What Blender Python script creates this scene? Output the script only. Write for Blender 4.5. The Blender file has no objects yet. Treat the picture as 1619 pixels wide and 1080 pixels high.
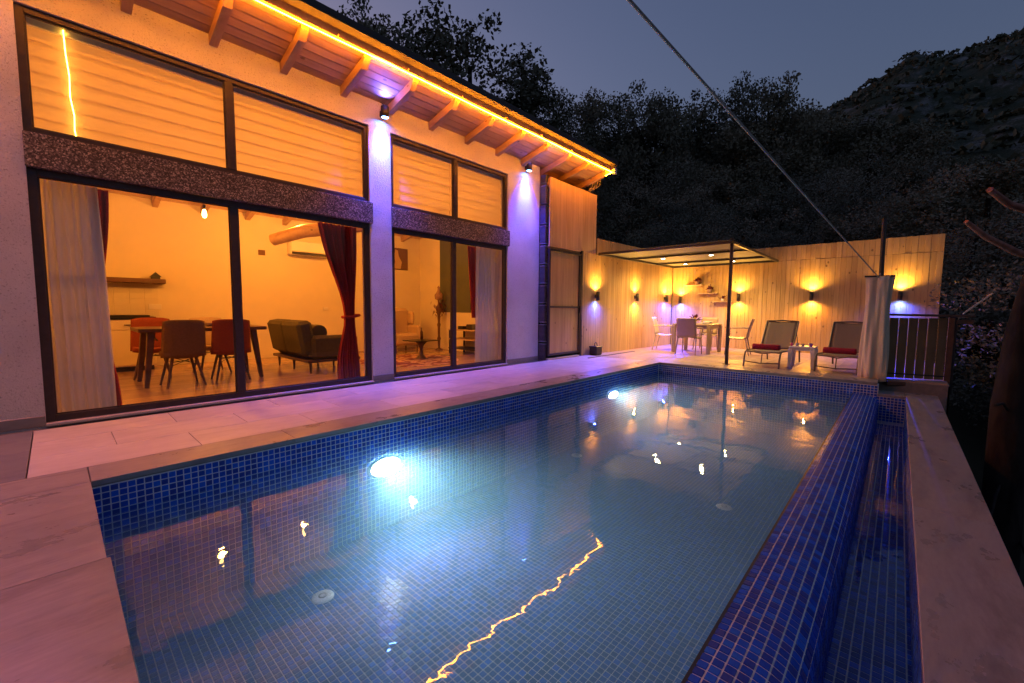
import bpy, math, random
import numpy as np
from mathutils import Vector, Matrix, noise as mnoise
random.seed(7); rng = np.random.default_rng(7)
PI = math.pi; R = math.radians
sc = bpy.context.scene
COL = sc.collection

# ------------------------------------------------------------------ camera
def make_camera():
    pitch = math.atan(51.5/665); roll = 0.0075; yaw = R(42.6)
    f = Vector((math.cos(yaw)*math.cos(pitch), math.sin(yaw)*math.cos(pitch), -math.sin(pitch)))
    r0 = Vector((math.sin(yaw), -math.cos(yaw), 0)); u0 = r0.cross(f)
    r = math.cos(roll)*r0 + math.sin(roll)*u0
    u = -math.sin(roll)*r0 + math.cos(roll)*u0
    cd = bpy.data.cameras.new('camera'); co = bpy.data.objects.new('camera', cd); COL.objects.link(co)
    cd.sensor_width = 36; cd.lens = 665/1619*36; cd.clip_end = 3000; cd.clip_start = 0.05
    m = Matrix((r, u, -f)).transposed().to_4x4(); m.translation = Vector((0, 0, 1.08))
    co.matrix_world = m
    sc.camera = co
make_camera()

# ------------------------------------------------------------------ sky and exposure
world = bpy.data.worlds.new('World'); sc.world = world; world.use_nodes = True
wn = world.node_tree; wn.nodes.clear()
sky = wn.nodes.new('ShaderNodeTexSky'); sky.sky_type = 'NISHITA'; sky.sun_disc = False
SUN_EL, SUN_ROT = R(1.0), R(8)
sky.sun_elevation = SUN_EL; sky.sun_rotation = SUN_ROT; sky.altitude = 300; sky.air_density = 1.0; sky.dust_density = 8; sky.ozone_density = 2.0
bg = wn.nodes.new('ShaderNodeBackground'); bg.inputs['Strength'].default_value = 0.15
wo = wn.nodes.new('ShaderNodeOutputWorld')
air = wn.nodes.new('ShaderNodeMix'); air.data_type = 'RGBA'; air.blend_type = 'MULTIPLY'; air.inputs[0].default_value = 1
air.inputs[7].default_value = (1.38, 1.02, 1.12, 1)      # hazy violet dusk
wn.links.new(sky.outputs[0], air.inputs[6]); wn.links.new(air.outputs[2], bg.inputs[0]); wn.links.new(bg.outputs[0], wo.inputs[0])
sc.view_settings.view_transform = 'Standard'; sc.view_settings.look = 'None'
sc.view_settings.exposure = 1.38; sc.view_settings.gamma = 1.0; sc.view_settings.use_curve_mapping = False
sc.render.engine = 'CYCLES'
cy = sc.cycles
cy.use_denoising = True
try: cy.denoiser = 'OPENIMAGEDENOISE'
except Exception: pass
cy.max_bounces = 9; cy.diffuse_bounces = 4; cy.glossy_bounces = 4; cy.transmission_bounces = 4
cy.transparent_max_bounces = 24; cy.volume_bounces = 1
cy.sample_clamp_indirect = 4.0; cy.caustics_reflective = False; cy.caustics_refractive = False
cy.use_light_tree = True; cy.use_adaptive_sampling = False
cy.volume_step_rate = 4.0

# ------------------------------------------------------------------ helpers
class MB:
    """collects world-space geometry; one MB becomes one mesh object"""
    def __init__(s): s.v = []; s.f = []; s.c = []; s.sm = []
    def add(s, vs, fs, smooth=False, col=None):
        o = len(s.v); s.v.extend([tuple(p) for p in vs])
        for f in fs: s.f.append(tuple(i+o for i in f)); s.sm.append(smooth); s.c.append(col)
        return s
    def box(s, x0, x1, y0, y1, z0, z1, b=0.0, M=None):
        if x0 > x1: x0, x1 = x1, x0
        if y0 > y1: y0, y1 = y1, y0
        if z0 > z1: z0, z1 = z1, z0
        if b <= 0:
            vs = [(x, y, z) for x in (x0, x1) for y in (y0, y1) for z in (z0, z1)]
            fs = [(0,1,3,2),(4,6,7,5),(0,4,5,1),(2,3,7,6),(0,2,6,4),(1,5,7,3)]
        else:
            b = min(b, (x1-x0)*.45, (y1-y0)*.45, (z1-z0)*.45)
            vs = []; X=(x0,x1);Y=(y0,y1);Z=(z0,z1)
            for i in (0,1):
                for j in (0,1):
                    for k in (0,1):
                        sx=1-2*i; sy=1-2*j; sz=1-2*k
                        vs += [(X[i],Y[j]+sy*b,Z[k]+sz*b),(X[i]+sx*b,Y[j],Z[k]+sz*b),(X[i]+sx*b,Y[j]+sy*b,Z[k])]
            def q(i,j,k,a): return ((i*2+j)*2+k)*3+a
            fs = []
            for i in (0,1): fs.append((q(i,0,0,0),q(i,0,1,0),q(i,1,1,0),q(i,1,0,0)) if i==0 else (q(i,0,0,0),q(i,1,0,0),q(i,1,1,0),q(i,0,1,0)))
            for j in (0,1): fs.append((q(0,j,0,1),q(1,j,0,1),q(1,j,1,1),q(0,j,1,1)) if j==0 else (q(0,j,0,1),q(0,j,1,1),q(1,j,1,1),q(1,j,0,1)))
            for k in (0,1): fs.append((q(0,0,k,2),q(0,1,k,2),q(1,1,k,2),q(1,0,k,2)) if k==0 else (q(0,0,k,2),q(1,0,k,2),q(1,1,k,2),q(0,1,k,2)))
            def e(a,bb,c,d,flip): fs.append((a,bb,c,d) if not flip else (d,c,bb,a))
            for i in (0,1):
                for j in (0,1): e(q(i,j,0,0),q(i,j,0,1),q(i,j,1,1),q(i,j,1,0),(i+j)%2==1)
                for k in (0,1): e(q(i,0,k,0),q(i,1,k,0),q(i,1,k,2),q(i,0,k,2),(i+k)%2==1)
            for j in (0,1):
                for k in (0,1): e(q(0,j,k,1),q(0,j,k,2),q(1,j,k,2),q(1,j,k,1),(j+k)%2==1)
            for i in (0,1):
                for j in (0,1):
                    for k in (0,1):
                        t=(q(i,j,k,0),q(i,j,k,1),q(i,j,k,2)); fs.append(t if (i+j+k)%2==1 else t[::-1])
        if M is not None: vs = [M @ Vector(p) for p in vs]
        return s.add(vs, fs)
    def bar(s, a, b_, w, h, up=(0,0,1), bev=0.0, w2=None, h2=None):
        a = Vector(a); b_ = Vector(b_); d = (b_-a); L = d.length; d.normalize()
        u = Vector(up); 
        if abs(d.dot(u)) > .99: u = Vector((1,0,0))
        sd = d.cross(u).normalized(); u = sd.cross(d).normalized()
        M = Matrix((sd, d, u)).transposed().to_4x4(); M.translation = a
        o = len(s.v); s.box(-w/2, w/2, 0, L, -h/2, h/2, bev, M)
        if w2 is not None:
            for i in range(o, len(s.v)):
                p = Vector(s.v[i]); t = (p-a).dot(d)/L; c = a + d*(p-a).dot(d); r_ = p-c
                r_ = sd*r_.dot(sd)*(1+(w2/w-1)*t) + u*r_.dot(u)*(1+((h2 or w2)/h-1)*t); s.v[i] = tuple(c+r_)
        return s
    def tube(s, pts, r, n=8, cap=True, radii=None):
        pts = [Vector(p) for p in pts]; m = len(pts); vs = []
        pn = None
        for i, p in enumerate(pts):
            d = (pts[min(i+1,m-1)] - pts[max(i-1,0)]).normalized()
            if pn is None:
                pn = d.cross(Vector((0,0,1)));
                if pn.length < 1e-3: pn = d.cross(Vector((1,0,0)))
            pn = (pn - d*pn.dot(d)).normalized(); bn = d.cross(pn)
            rr = radii[i] if radii else r
            for k in range(n):
                a = 2*PI*k/n; vs.append(p + (pn*math.cos(a)+bn*math.sin(a))*rr)
        fs = [(i*n+k, i*n+(k+1)%n, (i+1)*n+(k+1)%n, (i+1)*n+k) for i in range(m-1) for k in range(n)]
        s.add(vs, fs, True)
        if cap:
            s.add(vs[:n], [tuple(range(n))[::-1]]); s.add(vs[-n:], [tuple(range(n))])
        return s
    def lathe(s, prof, c=(0,0,0), n=16, smooth=True, M=None):
        vs = []; 
        for r_, z in prof:
            for k in range(n):
                a = 2*PI*k/n; p = Vector((c[0]+r_*math.cos(a), c[1]+r_*math.sin(a), c[2]+z)); vs.append(M @ p if M else p)
        m = len(prof)
        fs = [(i*n+k, i*n+(k+1)%n, (i+1)*n+(k+1)%n, (i+1)*n+k) for i in range(m-1) for k in range(n)]
        s.add(vs, fs, smooth)
        return s
    def grid(s, fn, nu, nv, smooth=True, thick=0.0):
        """surface of fn(u,v), optionally with a back face offset"""
        P = [[Vector(fn(i/nu, j/nv)) for j in range(nv+1)] for i in range(nu+1)]
        vs = [P[i][j] for i in range(nu+1) for j in range(nv+1)]
        W = nv+1
        fs = [(i*W+j, (i+1)*W+j, (i+1)*W+j+1, i*W+j+1) for i in range(nu) for j in range(nv)]
        if thick:
            N = []
            for i in range(nu+1):
                for j in range(nv+1):
                    a = P[min(i+1,nu)][j]-P[max(i-1,0)][j]; b = P[i][min(j+1,nv)]-P[i][max(j-1,0)]
                    nn = a.cross(b); N.append(nn.normalized() if nn.length > 1e-9 else Vector((0,0,1)))
            K = len(vs); vs2 = [v - n_*thick for v, n_ in zip(vs, N)]
            fs += [tuple(x+K for x in f[::-1]) for f in fs]
            edge = [(i*W, (i+1)*W) for i in range(nu)] + [(nu*W+j, nu*W+j+1) for j in range(nv)] + [((i+1)*W+nv, i*W+nv) for i in range(nu)] + [(j+1, j) for j in range(nv)]
            fs += [(b, a, a+K, b+K) for a, b in edge]
            vs = vs + vs2
        return s.add(vs, fs, smooth)
    def mesh(s, name, mats, off=(0,0,0)):
        me = bpy.data.meshes.new(name)
        v = np.array(s.v, dtype=float) - np.array(off)
        me.from_pydata([tuple(p) for p in v], [], s.f)
        me.polygons.foreach_set('use_smooth', s.sm)
        for m in (mats if isinstance(mats, (list, tuple)) else [mats]): me.materials.append(m)
        me.update(); return me
    def build(s, name, mat, parent=None, label=None, kind=None, origin=None):
        v = np.array(s.v)
        if origin is None:
            mn, mx = v.min(0), v.max(0); origin = ((mn[0]+mx[0])/2, (mn[1]+mx[1])/2, mn[2])
        me = s.mesh(name, mat, origin)
        o = bpy.data.objects.new(name, me); COL.objects.link(o)
        put(o, origin, parent)
        if label: o['label'] = label
        if kind: o['kind'] = kind
        return o
def wloc(o):
    l = Vector((0,0,0))
    while o is not None: l = l + Vector(o.location); o = o.parent
    return l
def put(o, origin, parent):
    if parent is not None:
        o.parent = parent; o.location = Vector(origin) - wloc(parent)
    else: o.location = origin
def place(name, me, loc, parent=None, rot=None, scale=None):
    o = bpy.data.objects.new(name, me); COL.objects.link(o); put(o, loc, parent)
    if rot: o.rotation_euler = rot
    if scale: o.scale = scale
    return o
def tag(o, label=None, cat=None, group=None, kind=None):
    if label: o['label'] = label
    if cat: o['category'] = cat
    if group: o['group'] = group
    if kind: o['kind'] = kind
    return o
def thing(name, label, cat, loc=(0,0,0), group=None, kind=None):
    o = bpy.data.objects.new(name, None); o.empty_display_size = .1; COL.objects.link(o); o.location = loc
    return tag(o, label, cat, group, kind)
def dup(src, loc, rotz=0.0, label=None, mats=None):
    kids = {}
    for o in bpy.data.objects:
        if o.parent: kids.setdefault(o.parent.name, []).append(o)
    def cp(o, par):
        c = o.copy(); COL.objects.link(c); c.parent = par
        for k in kids.get(o.name, []): cp(k, c)
        return c
    c = cp(src, None); c.location = loc; c.rotation_euler = (0, 0, rotz)
    if label: c['label'] = label
    return c

# ------------------------------------------------------------------ materials
def newmat(name):
    m = bpy.data.materials.new(name); m.use_nodes = True; nt = m.node_tree
    return m, nt, nt.nodes['Principled BSDF']
def L(nt, a, b): nt.links.new(a, b)
def nd(nt, t, **k):
    n = nt.nodes.new(t)
    for a, b in k.items(): setattr(n, a, b)
    return n
def coords(nt, scale=(1,1,1), use='Object', rnd=False):
    tc = nd(nt, 'ShaderNodeTexCoord'); src = tc.outputs[use]
    if rnd:
        oi = nd(nt, 'ShaderNodeObjectInfo'); mu = nd(nt, 'ShaderNodeMath', operation='MULTIPLY'); mu.inputs[1].default_value = 91.7
        L(nt, oi.outputs['Random'], mu.inputs[0]); va = nd(nt, 'ShaderNodeVectorMath', operation='ADD')
        L(nt, src, va.inputs[0]); L(nt, mu.outputs[0], va.inputs[1]); src = va.outputs[0]
    mp = nd(nt, 'ShaderNodeMapping'); mp.inputs['Scale'].default_value = scale; L(nt, src, mp.inputs[0])
    return mp.outputs[0]
def ramp(nt, fac, stops):
    r_ = nd(nt, 'ShaderNodeValToRGB'); L(nt, fac, r_.inputs[0]); els = r_.color_ramp.elements
    while len(els) < len(stops): els.new(.5)
    for e_, (p, c) in zip(els, stops): e_.position = p; e_.color = (*c, 1)
    return r_.outputs[0]
def mixc(nt, fac, a, b, mode='MIX'):
    m = nd(nt, 'ShaderNodeMix', data_type='RGBA', blend_type=mode)
    for sock, v in ((0, fac), (6, a), (7, b)):
        if hasattr(v, 'is_output'): L(nt, v, m.inputs[sock])
        else: m.inputs[sock].default_value = v if sock == 0 else (*v, 1)
    return m.outputs[2]
def noise(nt, vec, scale, detail=5, rough=.55, dist=0):
    n = nd(nt, 'ShaderNodeTexNoise'); n.inputs['Scale'].default_value = scale; n.inputs['Detail'].default_value = detail
    n.inputs['Roughness'].default_value = rough; n.inputs['Distortion'].default_value = dist; L(nt, vec, n.inputs['Vector']); return n.outputs['Fac']
def bump(nt, bs, h, strength=.3, dist=.01):
    b = nd(nt, 'ShaderNodeBump'); b.inputs['Strength'].default_value = strength; b.inputs['Distance'].default_value = dist
    L(nt, h, b.inputs['Height']); L(nt, b.outputs[0], bs.inputs['Normal'])
def simple(name, col, rough=.6, metal=0, nscale=8, var=.25, bmp=.1, use='Object', spec=.5, stretch=(1,1,1), rnd=False):
    m, nt, bs = newmat(name); v = coords(nt, stretch, use, rnd); n = noise(nt, v, nscale)
    d = tuple(c*(1-var) for c in col); l_ = tuple(min(1, c*(1+var)) for c in col)
    L(nt, ramp(nt, n, [(.3, d), (.7, l_)]), bs.inputs['Base Color'])
    bs.inputs['Roughness'].default_value = rough; bs.inputs['Metallic'].default_value = metal
    bs.inputs['Specular IOR Level'].default_value = spec
    if bmp: bump(nt, bs, n, bmp, .01)
    return m
def wood(name, c1, c2, stretch, rough=.55, knots=True, var=.35):
    m, nt, bs = newmat(name); v = coords(nt, stretch, 'Object', True)
    g = noise(nt, v, 9, 6, .6, .6); g2 = noise(nt, v, 45, 3, .6)
    base = ramp(nt, g, [(.3, c2), (.55, c1), (.8, tuple(c*1.15 for c in c1))])
    base = mixc(nt, .22, base, ramp(nt, g2, [(.35, c2), (.65, c1)]))
    oi = nd(nt, 'ShaderNodeObjectInfo')
    base = mixc(nt, 1.0, base, ramp(nt, oi.outputs['Random'], [(0, (1-var,)*3), (1, (1.0, 1.0, 1.0))]), 'MULTIPLY')
    if knots:
        vv = coords(nt, tuple(1+(s_-1)*.35 if s_ < 1 else s_ for s_ in (stretch[0]*1.0, stretch[1]*1.0, stretch[2]*1.6)), 'Object', True)
        vo = nd(nt, 'ShaderNodeTexVoronoi'); vo.inputs['Scale'].default_value = 4.5; L(nt, vv, vo.inputs['Vector'])
        k = ramp(nt, vo.outputs['Distance'], [(.0, (1,1,1)), (.075, (.8,)*3), (.11, (0,0,0))])
        base = mixc(nt, k, base, tuple(c*.35 for c in c2))
    L(nt, base, bs.inputs['Base Color']); bs.inputs['Roughness'].default_value = rough
    bump(nt, bs, g, .15, .004)
    return m
def emis(name, col, s):
    m = bpy.data.materials.new(name); m.use_nodes = True; nt = m.node_tree; nt.nodes.clear()
    e = nd(nt, 'ShaderNodeEmission'); e.inputs[0].default_value = (*col, 1); e.inputs[1].default_value = s
    o = nd(nt, 'ShaderNodeOutputMaterial'); L(nt, e.outputs[0], o.inputs[0]); return m

M = {}
# outdoor render: coarse stucco, white
def stucco():
    m, nt, bs = newmat('white stucco'); v = coords(nt)
    n = noise(nt, v, 75, 3, .7); n2 = noise(nt, v, 1.3, 4); n3 = noise(nt, v, 62, 3, .6)
    base = ramp(nt, n2, [(.3, (.58,.56,.56)), (.7, (.74,.72,.72))])
    base = mixc(nt, ramp(nt, n3, [(.30, (.8,)*3), (.42, (0,0,0))]), base, (.34,.31,.31))
    L(nt, base, bs.inputs['Base Color']); bs.inputs['Roughness'].default_value = .9; bs.inputs['Specular IOR Level'].default_value = .2
    bump(nt, bs, n, 1.0, .012); return m
M['stucco'] = stucco()
def granite():
    m, nt, bs = newmat('speckled wash render'); v = coords(nt)
    vo = nd(nt, 'ShaderNodeTexVoronoi'); vo.inputs['Scale'].default_value = 95; L(nt, v, vo.inputs['Vector'])
    sp = nd(nt, 'ShaderNodeSeparateColor'); L(nt, vo.outputs['Color'], sp.inputs[0])
    base = ramp(nt, sp.outputs[0], [(0, (.025,.02,.02)), (.45, (.07,.055,.055)), (.8, (.2,.17,.16)), (1, (.5,.45,.42))])
    L(nt, base, bs.inputs['Base Color']); bs.inputs['Roughness'].default_value = .7
    bump(nt, bs, sp.outputs[0], .7, .01); return m
M['granite'] = granite()
M['frame'] = simple('brown aluminium', (.045,.032,.03), .45, 0, 20, .15, 0, spec=.4)
M['inwall'] = simple('interior plaster', (.74,.66,.52), .85, 0, 2, .03, .03)
M['greenwall'] = simple('dark green paint', (.09,.10,.075), .75, 0, 2, .1, .03)
M['pine'] = wood('pine cladding', (.63,.43,.20), (.45,.27,.11), (1,1,.07), var=.2)
M['pine_light'] = wood('pale cladding', (.66,.48,.27), (.52,.34,.17), (1,1,.05), knots=False, var=.15)
M['soffit'] = wood('soffit pine', (.62,.40,.22), (.44,.26,.13), (.08,1,1))
M['rafter'] = wood('rafter timber', (.56,.36,.19), (.40,.22,.11), (1,.15,1), var=.15)
M['darkwood'] = simple('dark walnut', (.11,.05,.03), .4, 0, 6, .4, .1, stretch=(.3,1,1))
M['floorwood'] = simple('parquet', (.46,.31,.19), .18, 0, 4, .25, .02, stretch=(.15,1,1), rnd=True)
M['metal'] = simple('dark painted steel', (.035,.03,.03), .45, .3, 12, .2, .0)
M['blacktin'] = simple('roof sheet', (.03,.024,.022), .6, .0, 5, .3, .1)
M['white'] = simple('white plastic', (.75,.72,.7), .35, 0, 5, .04, 0)
M['black'] = simple('black plastic', (.015,.015,.015), .35, 0, 5, .1, 0)
M['chair_out'] = simple('taupe resin', (.32,.24,.19), .4, 0, 6, .06, 0)
M['chair_cream'] = simple('cream resin', (.46,.40,.27), .4, 0, 6, .06, 0)
M['towel'] = simple('crimson towelling', (.30,.012,.03), .95, 0, 120, .3, .6)
M['canvas'] = simple('cream canvas', (.68,.53,.36), .9, 0, 3, .06, .1)
M['shade'] = simple('pergola sheet', (.12,.12,.10), .7, 0, 3, .08, .0)
M['rope'] = simple('sun bleached rope', (.40,.36,.33), .85, 0, 12, .08, 0)
M['velvet'] = simple('olive velvet', (.10,.085,.04), .8, 0, 30, .15, .1)
M['brown_fab'] = simple('brown upholstery', (.17,.09,.045), .9, 0, 60, .12, .15)
M['red_fab'] = simple('brick red upholstery', (.26,.05,.022), .9, 0, 60, .12, .15)
M['beige_fab'] = simple('beige upholstery', (.52,.38,.25), .9, 0, 60, .08, .1)
M['kitchen'] = simple('cream lacquer', (.72,.64,.5), .4, 0, 3, .03, 0)
M['drape'] = simple('burgundy drape', (.42,.03,.02), .85, 0, 40, .15, .1)
def sheer():
    m = bpy.data.materials.new('sheer voile'); m.use_nodes = True; nt = m.node_tree; nt.nodes.clear()
    d = nd(nt, 'ShaderNodeBsdfDiffuse'); d.inputs[0].default_value = (.84,.82,.80,1)
    t = nd(nt, 'ShaderNodeBsdfTranslucent'); t.inputs[0].default_value = (.7,.66,.6,1)
    tr = nd(nt, 'ShaderNodeBsdfTransparent')
    a = nd(nt, 'ShaderNodeMixShader'); a.inputs[0].default_value = .06; L(nt, d.outputs[0], a.inputs[1]); L(nt, t.outputs[0], a.inputs[2])
    b = nd(nt, 'ShaderNodeMixShader'); b.inputs[0].default_value = .10; L(nt, a.outputs[0], b.inputs[1]); L(nt, tr.outputs[0], b.inputs[2])
    o = nd(nt, 'ShaderNodeOutputMaterial'); L(nt, b.outputs[0], o.inputs[0]); return m
M['sheer'] = sheer()
def blindmat():
    m = bpy.data.materials.new('blind slat'); m.use_nodes = True; nt = m.node_tree; nt.nodes.clear()
    v = coords(nt, (.3,1,3), 'Object', True); n = noise(nt, v, 6, 5, .6)
    c = ramp(nt, n, [(.35, (.78,.68,.50)), (.6, (.81,.71,.53))])
    d = nd(nt, 'ShaderNodeBsdfDiffuse'); t = nd(nt, 'ShaderNodeBsdfTranslucent'); L(nt, c, d.inputs[0]); L(nt, c, t.inputs[0])
    a = nd(nt, 'ShaderNodeMixShader'); a.inputs[0].default_value = .6; L(nt, d.outputs[0], a.inputs[1]); L(nt, t.outputs[0], a.inputs[2])
    o = nd(nt, 'ShaderNodeOutputMaterial'); L(nt, a.outputs[0], o.inputs[0]); return m
M['blind'] = blindmat()
def front_fresnel(nt, ior, normal=None):
    """fresnel on the outer face only, none when leaving the (unrefracted) sheet"""
    fr = nd(nt, 'ShaderNodeFresnel'); fr.inputs[0].default_value = ior
    if normal is not None: L(nt, normal, fr.inputs['Normal'])
    g = nd(nt, 'ShaderNodeNewGeometry'); a = nd(nt, 'ShaderNodeMath', operation='SUBTRACT'); a.inputs[0].default_value = 1; L(nt, g.outputs['Backfacing'], a.inputs[1])
    m_ = nd(nt, 'ShaderNodeMath', operation='MULTIPLY'); L(nt, fr.outputs[0], m_.inputs[0]); L(nt, a.outputs[0], m_.inputs[1]); return m_.outputs[0]
def glass(name, ior=1.5, tint=(.95,.96,.95)):
    m = bpy.data.materials.new(name); m.use_nodes = True; nt = m.node_tree; nt.nodes.clear()
    fr = front_fresnel(nt, ior)
    tr = nd(nt, 'ShaderNodeBsdfTransparent'); tr.inputs[0].default_value = (*tint, 1)
    gl = nd(nt, 'ShaderNodeBsdfGlossy'); gl.inputs['Roughness'].default_value = 0.0
    mx = nd(nt, 'ShaderNodeMixShader'); L(nt, fr, mx.inputs[0]); L(nt, tr.outputs[0], mx.inputs[1]); L(nt, gl.outputs[0], mx.inputs[2])
    o = nd(nt, 'ShaderNodeOutputMaterial'); L(nt, mx.outputs[0], o.inputs[0]); return m
M['glass'] = glass('window glass')
WATER_DENS = 0.34
def water_mats(dens, tint=(.62,.86,1)):
    m = bpy.data.materials.new('pool water surface'); m.use_nodes = True; nt = m.node_tree; nt.nodes.clear()
    v = coords(nt, (1,1,1), 'Object')
    n1 = noise(nt, v, 2.2, 3, .5, .3); n2 = noise(nt, v, 9, 2, .5, .4)
    ad = nd(nt, 'ShaderNodeMath', operation='MULTIPLY_ADD'); ad.inputs[1].default_value = .10; L(nt, n2, ad.inputs[0]); L(nt, n1, ad.inputs[2])
    b = nd(nt, 'ShaderNodeBump'); b.inputs['Strength'].default_value = .20; b.inputs['Distance'].default_value = .02; L(nt, ad.outputs[0], b.inputs['Height'])
    fr = front_fresnel(nt, 1.42, b.outputs[0])
    tr = nd(nt, 'ShaderNodeBsdfTransparent'); tr.inputs[0].default_value = (*tint, 1)
    gl = nd(nt, 'ShaderNodeBsdfGlossy'); gl.inputs['Roughness'].default_value = 0.015; L(nt, b.outputs[0], gl.inputs['Normal'])
    mx = nd(nt, 'ShaderNodeMixShader'); L(nt, fr, mx.inputs[0]); L(nt, tr.outputs[0], mx.inputs[1]); L(nt, gl.outputs[0], mx.inputs[2])
    o = nd(nt, 'ShaderNodeOutputMaterial'); L(nt, mx.outputs[0], o.inputs[0])
    side = bpy.data.materials.new('pool water body'); side.use_nodes = True; st = side.node_tree; st.nodes.clear()
    t2 = nd(st, 'ShaderNodeBsdfTransparent'); o2 = nd(st, 'ShaderNodeOutputMaterial'); L(st, t2.outputs[0], o2.inputs[0])
    if dens > 0:
        for tt, oo in ((nt, o), (st, o2)):
            vs = nd(tt, 'ShaderNodeVolumeScatter'); vs.inputs['Color'].default_value = (.50,.84,1,1); vs.inputs['Density'].default_value = dens; vs.inputs['Anisotropy'].default_value = .2
            L(tt, vs.outputs[0], oo.inputs['Volume'])
    return m, side
M['water'], M['waterbody'] = water_mats(WATER_DENS)
M['trough_water'], M['troughbody'] = water_mats(0, (.95,.97,1))
def tilemat():
    m, nt, bs = newmat('glass mosaic'); at = nd(nt, 'ShaderNodeAttribute', attribute_name='tint')
    v = coords(nt, (1,1,1)); n = noise(nt, v, 60, 2)
    L(nt, mixc(nt, .25, at.outputs['Color'], mixc(nt, n, (.01,.04,.25), (.05,.2,.75)), 'MIX'), bs.inputs['Base Color'])
    bs.inputs['Roughness'].default_value = .28; bs.inputs['Specular IOR Level'].default_value = .06
    return m
M['tile'] = tilemat()
M['grout'] = simple('pale grout', (.74,.72,.72), .9, 0, 40, .12, .1)
def stone(name, c1, c2, rough=.42, stain=.25):
    m, nt, bs = newmat(name); v = coords(nt, (.45,2.0,1), 'Object', True); v2 = coords(nt, (1,1.5,1), 'Object', True)
    g = noise(nt, v, 2.6, 9, .68, 1.2); b = noise(nt, v2, 2.0, 6, .65); f = noise(nt, v, 30, 3)
    c = ramp(nt, g, [(.3, c2), (.5, c1), (.72, tuple(min(1, k*1.25) for k in c1))])
    c = mixc(nt, ramp(nt, b, [(.35, (0,0,0)), (.62, (.55,)*3)]), c, tuple(min(1,k*1.25) for k in c1))
    c = mixc(nt, .3, c, ramp(nt, f, [(.3, c2), (.7, c1)]))
    c = mixc(nt, ramp(nt, b, [(.56, (0,0,0)), (.80, (stain,)*3)]), c, tuple(k*.6 for k in c2))
    oi = nd(nt, 'ShaderNodeObjectInfo')
    c = mixc(nt, 1.0, c, ramp(nt, oi.outputs['Random'], [(0, (.82,)*3), (1, (1,1,1))]), 'MULTIPLY')
    L(nt, c, bs.inputs['Base Color'])
    rr = nd(nt, 'ShaderNodeMapRange'); L(nt, b, rr.inputs[0]); rr.inputs[1].default_value = .3; rr.inputs[2].default_value = .7; rr.inputs[3].default_value = rough+.15; rr.inputs[4].default_value = rough-.15
    L(nt, rr.outputs[0], bs.inputs['Roughness']); bump(nt, bs, g, .12, .006)
    return m
M['travertine'] = stone('travertine', (.56,.50,.47), (.44,.38,.35))
M['coping'] = stone('grey travertine', (.31,.28,.265), (.14,.12,.115), .36, .7)
M['greystone'] = stone('blue grey slate', (.19,.19,.21), (.13,.13,.15))
M['patio'] = stone('patio tile', (.38,.29,.22), (.28,.20,.15))
M['joint'] = simple('cement joint', (.22,.19,.17), .9, 0, 20, .15, .1)
M['pillar'] = simple('dark stacked stone', (.05,.045,.045), .8, 0, 14, .4, .4)
M['concrete'] = simple('rough concrete', (.12,.11,.10), .9, 0, 3, .3, .3)
M['bark'] = simple('bark', (.022,.017,.015), .95, 0, 11, .6, 1.0, stretch=(1,1,.25), spec=.1)
M['branch_redlit'] = simple('branch in painted red light', (.34,.12,.08), .8, 0, 14, .4, .5)  # the reddish light falling on the branches is put into this colour
M['leaf'] = None
def leafmat(name, c1, c2):
    m, nt, bs = newmat(name); g = nd(nt, 'ShaderNodeNewGeometry')
    n = nd(nt, 'ShaderNodeTexNoise'); n.inputs['Scale'].default_value = .7; L(nt, g.outputs['Position'], n.inputs['Vector'])
    oi = nd(nt, 'ShaderNodeObjectInfo')
    c = ramp(nt, n.outputs['Fac'], [(.3, c1), (.7, c2)])
    c = mixc(nt, 1.0, c, ramp(nt, oi.outputs['Random'], [(0, (.55,.6,.6)), (1, (1.2,1.1,1.0))]), 'MULTIPLY')
    L(nt, c, bs.inputs['Base Color']); bs.inputs['Roughness'].default_value = .7; bs.inputs['Specular IOR Level'].default_value = .2; return m
M['leafA'] = leafmat('oak leaves', (.16,.15,.10), (.30,.27,.20))
M['leafB'] = leafmat('olive leaves', (.20,.18,.14), (.36,.32,.26))
M['leafC'] = leafmat('cypress needles', (.09,.10,.065), (.17,.17,.12))
M['needle'] = M['leafC']
def rock_mat():
    m, nt, bs = newmat('scrub and rock'); v = coords(nt)
    n = noise(nt, v, .05, 9, .7); n2 = noise(nt, v, .16, 6, .7)
    c = ramp(nt, n, [(.42, (.030,.042,.020)), (.52, (.06,.065,.04)), (.57, (.17,.16,.15)), (.75, (.30,.28,.27))])
    c = mixc(nt, ramp(nt, n2, [(.45, (0,0,0)), (.6, (.8,)*3)]), c, (.035,.045,.022))
    L(nt, c, bs.inputs['Base Color']); bs.inputs['Roughness'].default_value = .95; bump(nt, bs, n2, 1, 2.0); return m
M['mountain'] = rock_mat()
M['soil'] = simple('forest floor', (.045,.04,.025), .95, 0, .6, .5, .6)
LED_COL = (1, .27, .006)
M['led'] = emis('led rope glow', LED_COL, 112)
M['bulb'] = emis('filament bulb', (1,.55,.14), 14)
M['warm_lens'] = emis('warm lens', (1,.72,.22), 30)
M['blue_lens'] = emis('blue lens', (.10,.25,1), 70)
M['white_lens'] = emis('white lens', (1,.93,.8), 14)
M['pool_lens'] = emis('pool lamp lens', (.9,1,.95), 30)
M['screen'] = simple('dark screen', (.02,.015,.012), .15, 0, 2, .1, 0)

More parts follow.
